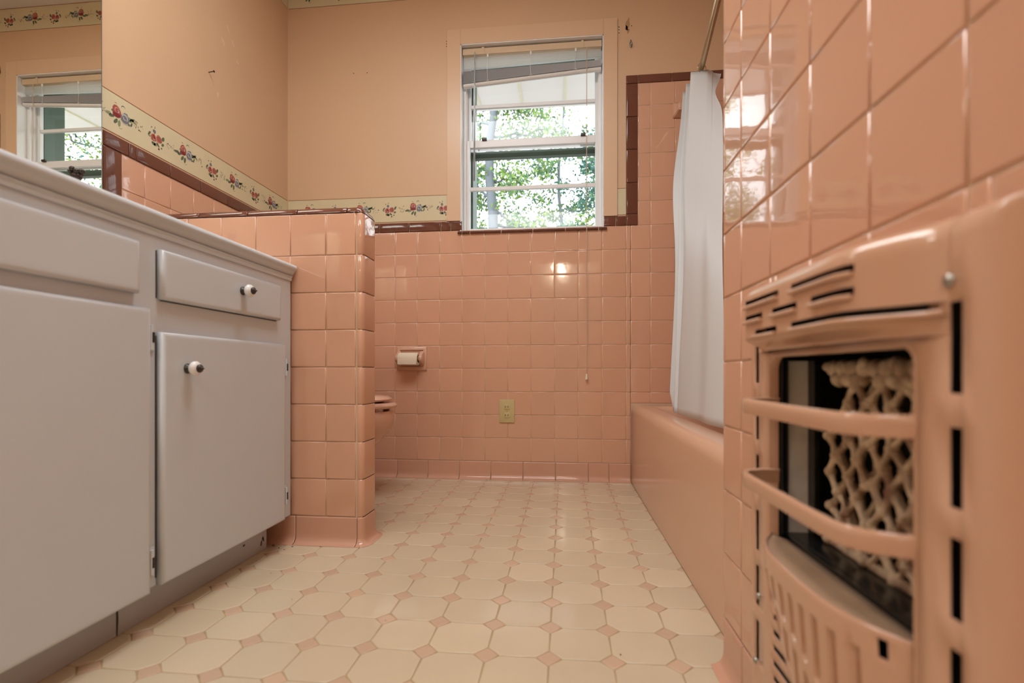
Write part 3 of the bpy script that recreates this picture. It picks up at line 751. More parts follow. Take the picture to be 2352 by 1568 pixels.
def knob(parent, y, z):
    k = bpy.data.objects.new('knob', None); COL.objects.link(k); k.parent = parent; k.matrix_parent_inverse = Matrix()
    X = XF + .0155
    bm = new(); lathe(bm, [(.0105, 0), (.0105, .002), (.008, .005), (.006, .010)], (X, y, z), 'X', 20, 0)
    lathe(bm, [(.007, .009), (.0120, .011), (.0150, .0155), (.0155, .018), (.0150, .021), (.0120, .025), (.007, .027)], (X, y, z), 'X', 24, 1)
    lathe(bm, [(.0085, .0262), (.0088, .0285), (.0075, .031), (.0045, .033), (.002, .036), (.0003, .039)], (X, y, z), 'X', 18, 0)
    bpy.data.objects.remove(k)
    o = obj('knob', bm, ['bronze', 'ceramic'], parent, smooth=True, angle=50); o['label'] = 'white ceramic knob with pointed dark metal tip'
    return o
knob(dw1, 1.150, .7034); knob(d1, .9692, .5118); knob(d2, .43, .55)
def hinge(parent, y, z, s=1):
    bm = new()
    box(bm, XF, XF + .0035, y, y + .016 * s if s > 0 else y, z - .026, z + .026, .001) if s > 0 else box(bm, XF, XF + .0035, y - .016, y, z - .026, z + .026, .001)
    tube(bm, [(XF + .011, y, z - .024), (XF + .011, y, z + .024)], .0042, 10)
    o = obj('hinge', bm, 'cab', parent, smooth=True, angle=40)
    bm = new(); tube(bm, [(XF + .0115, y + .001, z - .010), (XF + .0115, y + .001, z + .010)], .0046, 10); box(bm, XF + .003, XF + .0045, y + .002, y + .011, z - .008, z + .010, .0005)
    obj('hinge_pin', bm, 'bronze', o, smooth=True, angle=40)
for z in (.571, .138): hinge(d2, .8830, z)
for z in (.5185, .1517): hinge(d1, 1.3500, z)
# worktop with moulding
ct = thing('countertop', (-1.07, .7, .786), 'white painted vanity countertop with rounded front edge', 'countertop')
bm = new()
prof = [(XL + .004, .786), (-.800, .786), (-.797, .788), (-.790, .797), (-.788, .801), (-.7835, .8035), (-.7815, .808), (-.7835, .815), (-.789, .8185), (XL + .004, .8185)]
loft(bm, [[(x, y, z) for x, z in prof] for y in (VY0 - .005, 1.3965)]); obj('slab', bm, 'cab', ct, smooth=True, angle=50)
bm = new()
prof = [(-.7995, .7715), (-.797, .7715), (-.7955, .776), (-.796, .780), (-.7925, .7845), (-.7995, .7855)]
loft(bm, [[(x, y, z) for x, z in prof] for y in (VY0, 1.3915)]); obj('edge_moulding', bm, 'cab', va, smooth=True, angle=40)
# sink and faucet (only the handle tops the counter edge in the photo)
sk = thing('wash_basin', (-1.08, .85, .8185), 'white oval wash basin set in the vanity top', 'sink')
bm = new(); N_ = 40
def ell(a, b, z, cx=-1.06, cy=.78): return [(cx + a * math.cos(2 * math.pi * k / N_), cy + b * math.sin(2 * math.pi * k / N_), z) for k in range(N_)]
loft(bm, [ell(.190, .245, .8187), ell(.188, .243, .826), ell(.178, .233, .829), ell(.168, .222, .826), ell(.15, .20, .822), ell(.10, .14, .8205), ell(.03, .04, .8200)], cap0=True, cap1=True)
obj('basin', bm, 'ceramic', sk, smooth=True, angle=60)
fc = thing('faucet', (-1.2, 1.116, .8185), 'dark scalloped tap handle peeking over the counter edge by the mirror', 'faucet')
bm = new(); lathe(bm, [(.022, 0), (.022, .006), (.014, .012), (.010, .05), (.009, .120), (.011, .150)], (-1.2, 1.116, .8186), n=20); obj('stem', bm, 'faucet', fc, smooth=True, angle=50)
bm = new()
for k in range(8):
    t = 2 * math.pi * k / 8; bmesh.ops.create_icosphere(bm, subdivisions=2, radius=.0062, matrix=Matrix.Translation((-1.2 + .011 * math.cos(t), 1.116 + .011 * math.sin(t), .8185 + .182 + .003 * math.sin(3 * t))))
bmesh.ops.create_icosphere(bm, subdivisions=2, radius=.0125, matrix=Matrix.Translation((-1.2, 1.116, .8185 + .170)))
obj('handle', bm, 'faucet', fc, smooth=True)
# wall mirror
mi_ = thing('wall_mirror', (XL, .62, .83), 'large frameless wall mirror behind the vanity reflecting the window', 'mirror')
bm = new(); box(bm, XL + .0005, -1.3385, -.10, 1.3225, .8205, 1.90); obj('backing', bm, 'glassedge', mi_)
bm = new(); box(bm, -1.3385, -1.338, -.098, 1.3195, .8215, 1.898); obj('silvered_glass', bm, 'mirror', mi_)

# ------------------------------------------------------------------ ADDED FILL PANELS, HALL LAMP
for y0, lb in ((.95, 'unseen white ceiling panel nearer the window, added as fill light'), (-1.25, 'unseen white ceiling panel towards the rear wall, added as fill light')):
    cl = thing('added_fill_panel', (-.42, y0, ZC), lb, 'ceiling light', 'added ceiling fill panels')  # panel body and glow added out of view to light the room
    bm = new(); box(bm, -1.0, .16, y0 - .305, y0 + .305, 2.395, ZC, .004); obj('housing', bm, 'alu', cl)
    bm = new(); box(bm, -.97, .13, y0 - .275, y0 + .275, 2.357, 2.395, .010); obj('diffuser', bm, 'fill_glow', cl)
sc = thing('wall_lamp', (-.06, -4.0, 2.27), 'small warm wall lamp in the hall beyond the rear doorway', 'lamp')
bm = new(); box(bm, -.10, -.02, -4.0, -3.985, 2.22, 2.34, .004); tube(bm, [(-.06, -3.99, 2.27), (-.06, -3.92, 2.26), (-.06, -3.90, 2.22)], .008, 8); obj('bracket', bm, 'brass', sc)
bm = new(); lathe(bm, [(.060, -.09), (.075, -.05), (.078, .02), (.060, .09)], (-.06, -3.89, 2.27), n=24); obj('shade', bm, 'sconce', sc, smooth=True, angle=50)

# ------------------------------------------------------------------ TUB, ROD, CURTAIN
tb = thing('bathtub', (.68, 1.62, 0), 'pink enamelled alcove bathtub along the right side', 'bathtub')
bm = new(); TX0, TX1, TY0, TY1 = .3040, XT - .0015, YE + .0045, YB - .0035
def tl(d, z, r): return rrect(TX0 + d, TX1 - d * .2, TY0 + d * .1, TY1 - d * .1, r, z)
L = [tl(0, .0005, .004), tl(.001, .30, .004)]
for k in range(9): t = R(90 * k / 8); L.append(tl(.001 + .034 * (1 - math.cos(t)), .320 + .034 * math.sin(t), .006))
inn = lambda d, z, r: rrect(TX0 + .085 + d, TX1 - .06 - d, TY0 + .08 + d, TY1 - .09 - d, r, z, 6)
L += [inn(-.012, .3545, .05), inn(0, .352, .06), inn(.008, .345, .07), inn(.014, .33, .08), inn(.05, .12, .10), inn(.09, .07, .10), inn(.15, .055, .09)]
loft(bm, L, cap0=True, cap1=True); obj('tub_shell', bm, 'tub', tb, smooth=True, angle=50)
rd = thing('shower_curtain_rod', (.41, YE, 1.754), 'aged brass-toned shower rod above the bathtub', 'curtain rod')
RA = Vector((.410, YE + .004, 1.754)); RB = Vector((.5880, YB - .0055, 1.754))
bm = new(); tube(bm, [RA, RB], .0115, 16); obj('tube', bm, 'brass', rd, smooth=True, angle=50)
bm = new(); lathe(bm, [(.028, 0), (.026, .008), (.015, .02)], RA, 'Y', 20); obj('flange', bm, 'brass', rd, smooth=True, angle=40)
bm = new(); lathe(bm, [(.015, -.02), (.022, -.008), (.022, 0)], RB, 'Y', 20); obj('flange', bm, 'brass', rd, smooth=True, angle=40)
def rod_at(Y): t = (Y - RA.y) / (RB.y - RA.y); return RA + (RB - RA) * t
for i, Y in enumerate((2.112, 2.20, 2.285)):
    c = rod_at(Y); bm = new()
    tube(bm, [(c.x + .0185 * math.cos(t) * (1 if math.sin(t) > -.2 else .8), Y + .006 * math.cos(t), c.z - .007 + .0200 * math.sin(t)) for t in [2 * math.pi * k / 20 for k in range(20)]], .0014, 6, closed=True)
    if i == 0: tube(bm, [(c.x + .014, Y + .004, c.z - .022), (c.x + .017, Y - .004, c.z - .034), (c.x + .013, Y - .008, c.z - .046)], .0014, 6)
    tag(obj('curtain_ring', bm, 'brass', smooth=True), ['brass curtain ring nearest the camera on the shower rod', 'brass curtain ring second from the camera on the rod', 'brass curtain ring closest to the tiled back wall'][i], 'curtain ring', 'rings on the shower rod')
cu = thing('shower_curtain', (.5, 2.1, 1.74), 'white shower curtain gathered at the far end of the tub', 'shower curtain')
ks_top = [(.646, 2.140), (.613, 2.122), (.583, 2.112), (.548, 2.112), (.5195, 2.125), (.560, 2.165), (.612, 2.178), (.570, 2.20), (.520, 2.205), (.560, 2.230), (.612, 2.240), (.575, 2.256), (.5215, 2.270)]
ks_bot = [(.402, 1.30), (.389, 1.42), (.396, 1.53), (.388, 1.64), (.3840, 1.752), (.405, 1.768), (.425, 1.776), (.405, 1.787), (.3835, 1.802), (.402, 1.812), (.420, 1.822), (.402, 1.840), (.3800, 1.868)]
def cr(P, t):
    n = len(P) - 1; i = min(int(t * n), n - 1); f = t * n - i
    p0, p1, p2, p3 = P[max(i - 1, 0)], P[i], P[i + 1], P[min(i + 2, n)]
    return tuple(.5 * ((2 * b) + (-a + c) * f + (2 * a - 5 * b + 4 * c - d) * f * f + (-a + 3 * b - 3 * c + d) * f ** 3) for a, b, c, d in zip(p0, p1, p2, p3))
bm = new(); NS, NT = 144, 60; g = []
for j in range(NT + 1):
    t = j / NT; row = []
    for i in range(NS + 1):
        s = i / NS; a = cr(ks_top, s); b = cr(ks_bot, s)
        w = t ** .92
        x = a[0] + (b[0] - a[0]) * w; y = a[1] + (b[1] - a[1]) * w
        x -= .018 * math.exp(-((t - .34) / .16) ** 2) * s            # left edge bellies out
        x -= (.026 * math.exp(-((t - .09) / .05) ** 2)) * max(0, 1 - s * 9)  # pinch under the ring
        x += .004 * math.sin(7 * t + 9 * s) * math.sin(math.pi * t)
        if t > .95 and s > .9: x += .016 * (t - .95) / .05 * (s - .9) / .1
        zt = 1.741 - .006 * abs(math.sin(s * 6 * math.pi)) - (.004 if s < .1 else 0)
        z = zt + (.362 - zt) * t
        row.append(bm.verts.new((x, y, z)))
    g.append(row)
for A, B in zip(g, g[1:]):
    for k in range(NS): bm.faces.new((A[k], A[k + 1], B[k + 1], B[k]))
cs_ = obj('curtain_sheet', bm, 'curtain', cu, smooth=True)
sm = cs_.modifiers.new('thickness', 'SOLIDIFY'); sm.thickness = .0006
# ceramic towel-bar post on back wall behind the curtain
bm = new(); rr0 = lambda w, h, y: [(.5200 + w * a, YB - y, 1.693 + h * b) for a, b in ((-1, -1), (1, -1), (1, 1), (-1, 1))]
loft(bm, [rr0(.030, .034, .002), rr0(.030, .034, .008), rr0(.020, .024, .020), rr0(.013, .017, .032), rr0(.014, .018, .042), rr0(.010, .013, .047)])
bmesh.ops.bevel(bm, geom=bm.edges[:], offset=.003, segments=2, affect='EDGES')
tag(obj('towel_bar_post', bm, 'fixture', smooth=True, angle=40), 'pink ceramic towel bar post on the tiles beside the shower curtain', 'towel bar post')

# ------------------------------------------------------------------ TOILET
to = thing('toilet', (-.98, 1.93, 0), 'pink toilet mostly hidden behind the tiled half wall', 'toilet')
def tloop(x0, x1, w, z, cy=1.93, n=36, sq=2.3):
    cx = x1 - w; out = []
    # egg: back half long
    for k in range(n):
        t = 2 * math.pi * k / n; c_, s_ = math.cos(t), math.sin(t)
        rx = (x1 - (x0 + x1) / 2)
        xx = (x0 + x1) / 2 + rx * math.copysign(abs(c_) ** (2 / sq), c_)
        yy = cy + w * math.copysign(abs(s_) ** (2 / 2.05), s_) * (1.0 - .10 * max(0, c_))
        out.append((xx, yy, z))
    return out
bm = new()
loft(bm, [tloop(-1.10, -.835, .105, .001), tloop(-1.10, -.84, .10, .03), tloop(-1.10, -.835, .095, .12), tloop(-1.11, -.79, .11, .18), tloop(-1.13, -.735, .14, .225), tloop(-1.15, -.694, .165, .275), tloop(-1.155, -.681, .176, .31), tloop(-1.155, -.679, .178, .340), tloop(-1.15, -.684, .174, .350)])
obj('bowl', bm, 'toilet', to, smooth=True, angle=60)
bm = new(); loft(bm, [tloop(-1.13, -.680, .178, .3605), tloop(-1.13, -.672, .184, .364), tloop(-1.13, -.668, .186, .371), tloop(-1.13, -.672, .184, .380), tloop(-1.13, -.682, .176, .383)])
for x, y in ((-.73, 1.86), (-.73, 2.0), (-1.05, 1.82), (-1.05, 2.04)): box(bm, x - .012, x + .012, y - .008, y + .008, .3500, .361)
obj('seat', bm, 'toilet', to, smooth=True, angle=50)
bm = new(); loft(bm, [tloop(-1.13, -.700, .170, .3885), tloop(-1.13, -.688, .178, .392), tloop(-1.13, -.686, .179, .398), tloop(-1.13, -.70, .17, .407), tloop(-1.12, -.76, .12, .413), tloop(-1.05, -.88, .03, .4135)])
for x, y in ((-.75, 1.87), (-.75, 1.99)): box(bm, x - .01, x + .01, y - .007, y + .007, .3825, .389)
obj('lid', bm, 'toilet', to, smooth=True, angle=50)
bm = new(); box(bm, -1.345, -1.16, 1.70, 2.16, .36, .70, .02, 3); obj('tank', bm, 'toilet', to, smooth=True, angle=40)
bm = new(); box(bm, -1.350, -1.15, 1.69, 2.17, .701, .735, .012, 3); obj('tank_lid', bm, 'toilet', to, smooth=True, angle=40)
bm = new(); box(bm, -1.34, -1.05, 1.86, 2.00, .001, .36, .02, 2); obj('pedestal', bm, 'toilet', to, smooth=True, angle=40)

# ------------------------------------------------------------------ TOILET PAPER HOLDER, OUTLET, SMALL WALL FITTINGS
tp = thing('toilet_paper_holder', (-.734, YB, .569), 'pink ceramic recessed toilet paper holder low on the back wall', 'toilet paper holder')
bm = new(); x0, x1, z0, z1 = -.800, -.6535, .5125, .6265
ou = rect(x0, x1, z0, z1); ii = rect(x0 + .018, x1 - .018, z0 + .020, z1 - .018)
def rl(P, y): return [(p[0], y, p[1]) for p in P]
loft(bm, [rl(ou, YB + .001), rl(ou, YB - .004), rl(inset(ou, .003), YB - .008), rl(inset(ou, .010), YB - .010), rl(inset(ii, -.002), YB - .0095), rl(ii, YB - .006)], cap0=True, cap1=False)
bm.faces.new([bm.verts.new(p) for p in rl(ii, YB - .0045)]).material_index = 1
obj('ceramic_frame', bm, ['fixture', 'tile_cove'], tp, smooth=True, angle=40)
for sx, xx in ((1, x1 - .022), (-1, x0 + .012)):
    bm = new(); c0 = (xx, YB - .03, .569)
    g = []
    for y, hw_, th in ((YB - .008, .036, .014), (YB - .020, .028, .012), (YB - .036, .019, .0105), (YB - .046, .013, .010), (YB - .050, .006, .008)):
        g.append([(xx + a * th * .9, y, .569 + b * hw_) for a, b in ((-1, -.7), (-.7, -1), (.7, -1), (1, -.7), (1, .7), (.7, 1), (-.7, 1), (-1, .7))])
    loft(bm, g); obj('arm', bm, 'fixture', tp, smooth=True, angle=50)
bm = new(); lathe(bm, [(.008, -.066), (.0095, -.060), (.0095, -.052), (.007, -.05), (.007, .05)], (-.7275, YB - .036, .569), 'X', 14); obj('spindle', bm, 'ivory', tp, smooth=True, angle=40)
bm = new(); tr0 = thing('toilet_paper_roll', (-.728, YB - .036, .569), 'cream toilet paper roll in the pink ceramic holder', 'toilet paper')
lathe(bm, [(.019, -.044), (.0285, -.0445), (.0295, -.043), (.0297, 0), (.0295, .047), (.0285, .0485), (.019, .048), (.018, .047), (.018, -.043)], (-.7325, YB - .040, .567), 'X', 32, cap=False)
box(bm, -.776, -.6858, YB - .0718, YB - .0700, .541, .567, .0004); obj('paper', bm, 'tissue', tr0, smooth=True, angle=40)
bm = new(); lathe(bm, [(.0178, -.043), (.0178, .0465)], (-.7325, YB - .040, .567), 'X', 24, cap=False); obj('core', bm, 'bark', tr0)
ol = thing('wall_outlet', (-.268, YB, .3216), 'ivory double electrical outlet on the pink tiled back wall', 'outlet')
bm = new(); box(bm, -.304, -.232, YB - .0065, YB + .001, .2675, .3755, .0018); obj('cover_plate', bm, 'ivory', ol, smooth=True, angle=40)
for dz in (.0195, -.0195):
    bm = new(); c0 = (-.268, YB, .3216 + dz); g = []
    for y, s in ((YB - .006, 1), (YB - .0082, 1), (YB - .0086, .94)):
        g.append([(-.268 + s * .0165 * max(-.93, min(.93, math.cos(t) * 1.1)), y, .3216 + dz + s * .0145 * max(-.86, min(.86, math.sin(t) * 1.1))) for t in [2 * math.pi * k / 28 for k in range(28)]])
    loft(bm, g); so = obj('socket', bm, 'ivory', ol, smooth=True, angle=40)
    bm = new(); box(bm, -.2757, -.2733, YB - .0090, YB - .0085, .3180 + dz, .3262 + dz); box(bm, -.2632, -.2608, YB - .0090, YB - .0085, .3175 + dz, .3267 + dz); obj('slots', bm, 'dark', so)
bm = new(); bmesh.ops.create_uvsphere(bm, u_segments=12, v_segments=6, radius=.0025, matrix=Matrix.Translation((-.268, YB - .0066, .3216))); obj('screw', bm, 'ivory', ol, smooth=True)
nl = tag(None or obj('nail', (lambda b: (tube(b, [(XL - .004, 1.7885, 1.6569), (XL + .020, 1.7885, 1.6590)], .0016, 8), tube(b, [(XL + .020, 1.7885, 1.6590), (XL + .0215, 1.7885, 1.6591)], .0042, 10), b)[2])(new()), 'dark'), 'small dark nail sticking out of the left wall', 'nail')
bm = new(); tube(bm, [(.3052, YB + .001, 2.024), (.3052, YB - .010, 2.020), (.3052, YB - .013, 2.005), (.3052, YB - .006, 1.998)], .0022, 8); tube(bm, [(.3052 + .0055 * math.cos(t), YB - .0010, 2.010 + .013 * math.sin(t)) for t in [2 * math.pi * k / 16 for k in range(16)]], .0018, 6, closed=True)
tag(obj('wall_hook', bm, 'screw', smooth=True), 'small metal hook high on the wall right of the window', 'hook')
bm = new()
for (x, z, w, h) in ((.2900, 2.105, .010, .026), (.2935, 2.075, .006, .012), (.2860, 2.088, .007, .012)): blob(bm, lambda u, v, hh: Vector((u, YB + .0018 - hh, v)), x, z, w, h, random.uniform(-.3, .3), 0, .0003, n=12, jit=.3)
for (x, z) in ((.2515, 2.095), (.2515, 2.082), (.2515, 2.068), (.309, 2.096), (-.5585, 2.084), (-.5585, 2.072), (-.5585, 2.060), (-1.0204, 1.9605), (-.9523, 1.9584), (.3050, 2.030)):
    blob(bm, lambda u, v, hh: Vector((u, YB + .0018 - hh, v)), x, z, .0026, .0026, 0, 1, .0005, n=8)
obj('screw_holes_and_stain', bm, ['stain', 'dark'], wb)
bm = new()
for (y, z, w, h, a) in ((1.87, 1.83, .018, .006, -.9), (1.93, 1.86, .012, .005, -.9), (1.96, 1.80, .010, .005, -.6), (1.90, 1.90, .016, .004, -1.0), (1.84, 1.60, .006, .012, 0)):
    blob(bm, lambda u, v, hh: Vector((XL - .0018 + hh, u, v)), y, z, w, h, a, 0, .0003, n=12, jit=.35)
obj('filler_patches', bm, 'spackle', wl)
random.seed(12); bm = new()
for (x, y, s) in ((-.842, 1.372, .006), (-.835, 1.366, .004), (-.812, 1.352, .005), (-.78, 1.367, .004), (-.79, 1.342, .003), (-.862, 1.330, .003), (-.70, 1.375, .003), (-.73, 1.18, .0022), (-.60, 1.05, .002), (-.36, .98, .002), (.06, 1.55, .002), (.10, .905, .003)):
    bmesh.ops.create_icosphere(bm, subdivisions=1, radius=s * .55, matrix=Matrix.Translation((x, y, .0013)) @ Matrix.Rotation(random.uniform(0, 3), 4, 'Z') @ Matrix.Diagonal((1.5, .7, .4, 1)))
tag(obj('floor_crumbs', bm, 'crumb'), 'scattered dark crumbs on the floor by the vanity toe kick', 'crumbs', kind='stuff')

# ------------------------------------------------------------------ WALL HEATER
ht = thing('wall_heater', (.262, .5175, .06), 'pink enamelled gas wall heater with clay radiants on the right wall', 'heater')
YM = .5175
def sheet(bm, fx, ys, zs, holes, mi=0, grooves=(), warp=None):
    V = {}
    def v(i, j, d=0):
        k = (i, j, d)
        if k not in V: V[k] = bm.verts.new((fx(ys[i], zs[j]) + d, ys[i], warp(ys[i], zs[j]) if warp else zs[j]))
        return V[k]
    for i in range(len(ys) - 1):
        for j in range(len(zs) - 1):
            yc, zc = (ys[i] + ys[i + 1]) / 2, (zs[j] + zs[j + 1]) / 2
            if any(a < yc < b and c < zc < d for a, b, c, d in holes): continue
            bm.faces.new((v(i, j), v(i, j + 1), v(i + 1, j + 1), v(i + 1, j))).material_index = mi
def br(lo, hi, cuts, step):
    s = sorted(set([round(x, 5) for x in [lo, hi] + [c for c in cuts if lo < c < hi]])); out = [s[0]]
    for a, b in zip(s, s[1:]):
        n = max(1, int((b - a) / step + .5)); out += [a + (b - a) * k / n for k in range(1, n + 1)]
    return out
def orient(bm):
    bm.normal_update()
    if sum(f.normal.x * f.calc_area() for f in bm.faces) > 0: bmesh.ops.reverse_faces(bm, faces=bm.faces)
def solid(o, t=.0016, off=-1):
    m = o.modifiers.new('thickness', 'SOLIDIFY'); m.thickness = t; m.offset = off; return o
XFL = .2520
FY0, FY1, FZ0, FZ1 = .3145, .7205, .045, .611
OY0, OY1 = .3905, .6445
# frame plate: flat with rounded rim
def ss(x): x = max(0, min(1, x)); return x * x * (3 - 2 * x)
def fxf(y, z):
    d = min(y - FY0, FY1 - y, z - FZ0, FZ1 - z); r = .020
    if d >= r: return XFL
    return XFL + (r - math.sqrt(max(0, r * r - (r - d) ** 2)))
slots = []
for z0, z1 in ((.4163, .4692), (.3457, .3965 + .0), (.2745, .3243), (.2030, .2540), (.1310, .1830)):
    pass
sz = [(.4152 + .0005, .4682)] + [(.4155 - .0722 * k, .4683 - .0722 * k) for k in (1, 2, 3, 4)]
holes = []
for z0, z1 in sz:
    holes.append((.3455, .3562, z0, z1)); holes.append((2 * YM - .3562, 2 * YM - .3455, z0, z1))
holes.append((.3455, .3562, .490, .550)); holes.append((2 * YM - .3562, 2 * YM - .3455, .490, .550))
louv = []
for k in range(6): louv.append((.400, .634, .2055 - .0185 * k, .2125 - .0185 * k))
holes += [(OY0, OY1, .222, .5225)] + louv + [(.375, .66, .5300, .600)]
cy = [h[0] for h in holes] + [h[1] for h in holes] + [FY0 + .02 * (1 - math.cos(R(a))) for a in range(0, 91, 15)] + [FY1 - .02 * (1 - math.cos(R(a))) for a in range(0, 91, 15)]
cz = [h[2] for h in holes] + [h[3] for h in holes] + [FZ0 + .02 * (1 - math.cos(R(a))) for a in range(0, 91, 15)] + [FZ1 - .02 * (1 - math.cos(R(a))) for a in range(0, 91, 15)]
bm = new(); ysf = br(FY0, FY1, cy, .03); zsf = br(FZ0, FZ1, cz, .05)
sheet(bm, fxf, ysf, zsf, holes)
# side returns to the wall
for ya in (FY0, FY1):
    a = [bm.verts.new((.272, ya, FZ0)), bm.verts.new((.2755, ya, FZ0)), bm.verts.new((.2755, ya, FZ1)), bm.verts.new((.272, ya, FZ1))]; bm.faces.new(a)
for za in (FZ0, FZ1):
    a = [bm.verts.new((.272, FY0, za)), bm.verts.new((.2755, FY0, za)), bm.verts.new((.2755, FY1, za)), bm.verts.new((.272, FY1, za))]; bm.faces.new(a)
bmesh.ops.recalc_face_normals(bm, faces=bm.faces)
orient(bm); hf = obj('frame_plate', bm, 'heater', ht, smooth=True, angle=55); solid(hf, .0014, -1)
# bowed bonnet with louvres above the opening
XBN = .2135
def plan(y, X=XBN, y0=.3565, y1=.422, base=XFL - .0003):
    yy = y if y <= YM else 2 * YM - y
    return base + (X - base) * ss((yy - y0) / (y1 - y0))
BZ0, BZ1 = .5290, .6095
def fxb(y, z):
    x = plan(y, base=XFL); base = XFL; k = 1
    if z > .592: k = math.sqrt(max(0, 1 - ((z - .592) / (BZ1 - .592)) ** 2))
    if z < .542: k = .35 + .65 * ss((z - BZ0) / .013)
    return fxf(y, z) - .0003 + (x - base) * k
rows_ = [(.5805, .5868, ((.405, .496), (.525, .615))), (.5630, .5692, ((.405, .458), (.485, .539), (.565, .615))), (.5450, .5512, ((.357, .496), (.529, .585)))]
bh = [(a, b, z0, z1) for z0, z1, rs in rows_ for a, b in rs]
cy = [h[0] for h in bh] + [h[1] for h in bh] + [.356 + .008 * k for k in range(8)] + [2 * YM - .356 - .008 * k for k in range(8)]
cz = [h[2] for h in bh] + [h[3] for h in bh] + [.592 + (.0175) * math.sin(R(a)) for a in range(0, 91, 15)] + [BZ0 + .0026 * k for k in range(6)]
bm = new(); ysb = br(.356, 2 * YM - .356, cy, .02); zsb = br(BZ0, BZ1, cz, .01)
sheet(bm, fxb, ysb, zsb, bh)
# out-turned lip under every louvre
for (a, b, z0, z1) in bh:
    n = max(3, int((b - a) / .01)); pts = [(fxb(a + (b - a) * k / n, z0 - .002) - .0022, a + (b - a) * k / n, z0 - .0016) for k in range(n + 1)]
    tube(bm, pts, .0024, 8)
bmesh.ops.recalc_face_normals(bm, faces=bm.faces)
bo = obj('louvred_bonnet', bm, 'heater', ht, smooth=True, angle=55)
# black sheet that paints the shade inside the louvres, and the lip under the bonnet
bm = new(); box(bm, .258, .262, .375, .66, .526, .602); obj('louvre_shade_sheet', bm, 'black', ht)
# window reveal: rounded rim of the opening
bm = new(); rim = []
r_ = .016; 
def rloop(d, x):
    return [(x, p[0], p[1]) for p in [(q[0], q[1]) for q in rrect(OY0 - .001 + d, OY1 + .001 - d, .215 + d, .5235 - d, r_, 0)]]
loft(bm, [rloop(-.004, XFL + .0012), rloop(-.001, XFL - .0008), rloop(.001, XFL + .001), rloop(.0015, XFL + .010)], cap0=False, cap1=False)
obj('opening_rim', bm, 'heater', ht, smooth=True, angle=60)
# guard bars
def bar_path(z):
    P = [(.262, OY1 - .001), (.240, OY1 - .0035), (.2225, .6330), (.2165, .6265), (.2140, .6150)]
    P += [(.2135, .6150 - (.6150 - .425) * k / 8) for k in range(1, 8)] + [(.2150, .4200), (.2190, .4100), (.2260, .4010), (.2440, .3915), (.2560, .3895)]
    return P
for z in (.4640, .3770):
    bm = new(); prev = None; rings = []
    P = bar_path(z)
    for i, (x, y) in enumerate(P):
        a = P[max(i - 1, 0)]; b = P[min(i + 1, len(P) - 1)]; tx, ty = b[0] - a[0], b[1] - a[1]; l = math.hypot(tx, ty); nx, ny = -ty / l, tx / l
        if nx > 0: nx, ny = -nx, -ny
        pr2 = [(.0006, -.0085), (.0022, -.0078), (.0032, -.003), (.0034, .003), (.0030, .0070), (.0012, .0092), (-.0020, .0088), (-.0030, .0078), (-.0012, .0060), (-.0010, -.0070)]
        rings.append([(x + nx * o_, y + ny * o_, z + dz) for o_, dz in pr2])
    loft(bm, rings); obj('guard_bar', bm, 'heater', ht, smooth=True, angle=50)
# fire box
bm = new()
box(bm, .352, .356, .36, .676, .11, .548); box(bm, .262, .356, .672, .676, .11, .548); box(bm, .262, .356, .354, .358, .11, .548)
box(bm, .262, .356, .354, .676, .544, .548); box(bm, .262, .356, .354, .676, .106, .110)
box(bm, .2720, .2745, .646, .6715, .300, .5405); 
bx = obj('fire_box', bm, 'black', ht)
bm = new(); box(bm, .2745, .3020, .6560, .6575, .2850, .5180, .0005); obj('side_reflector', bm, 'steel', ht)
bm = new(); box(bm, .3020, .3075, .640, .6560, .28, .545); box(bm, .262, .266, .6455, .655, .23, .543); tube(bm, [(.269, .652, .30), (.269, .652, .535)], .003, 8); obj('side_channel', bm, 'blackgloss', ht)
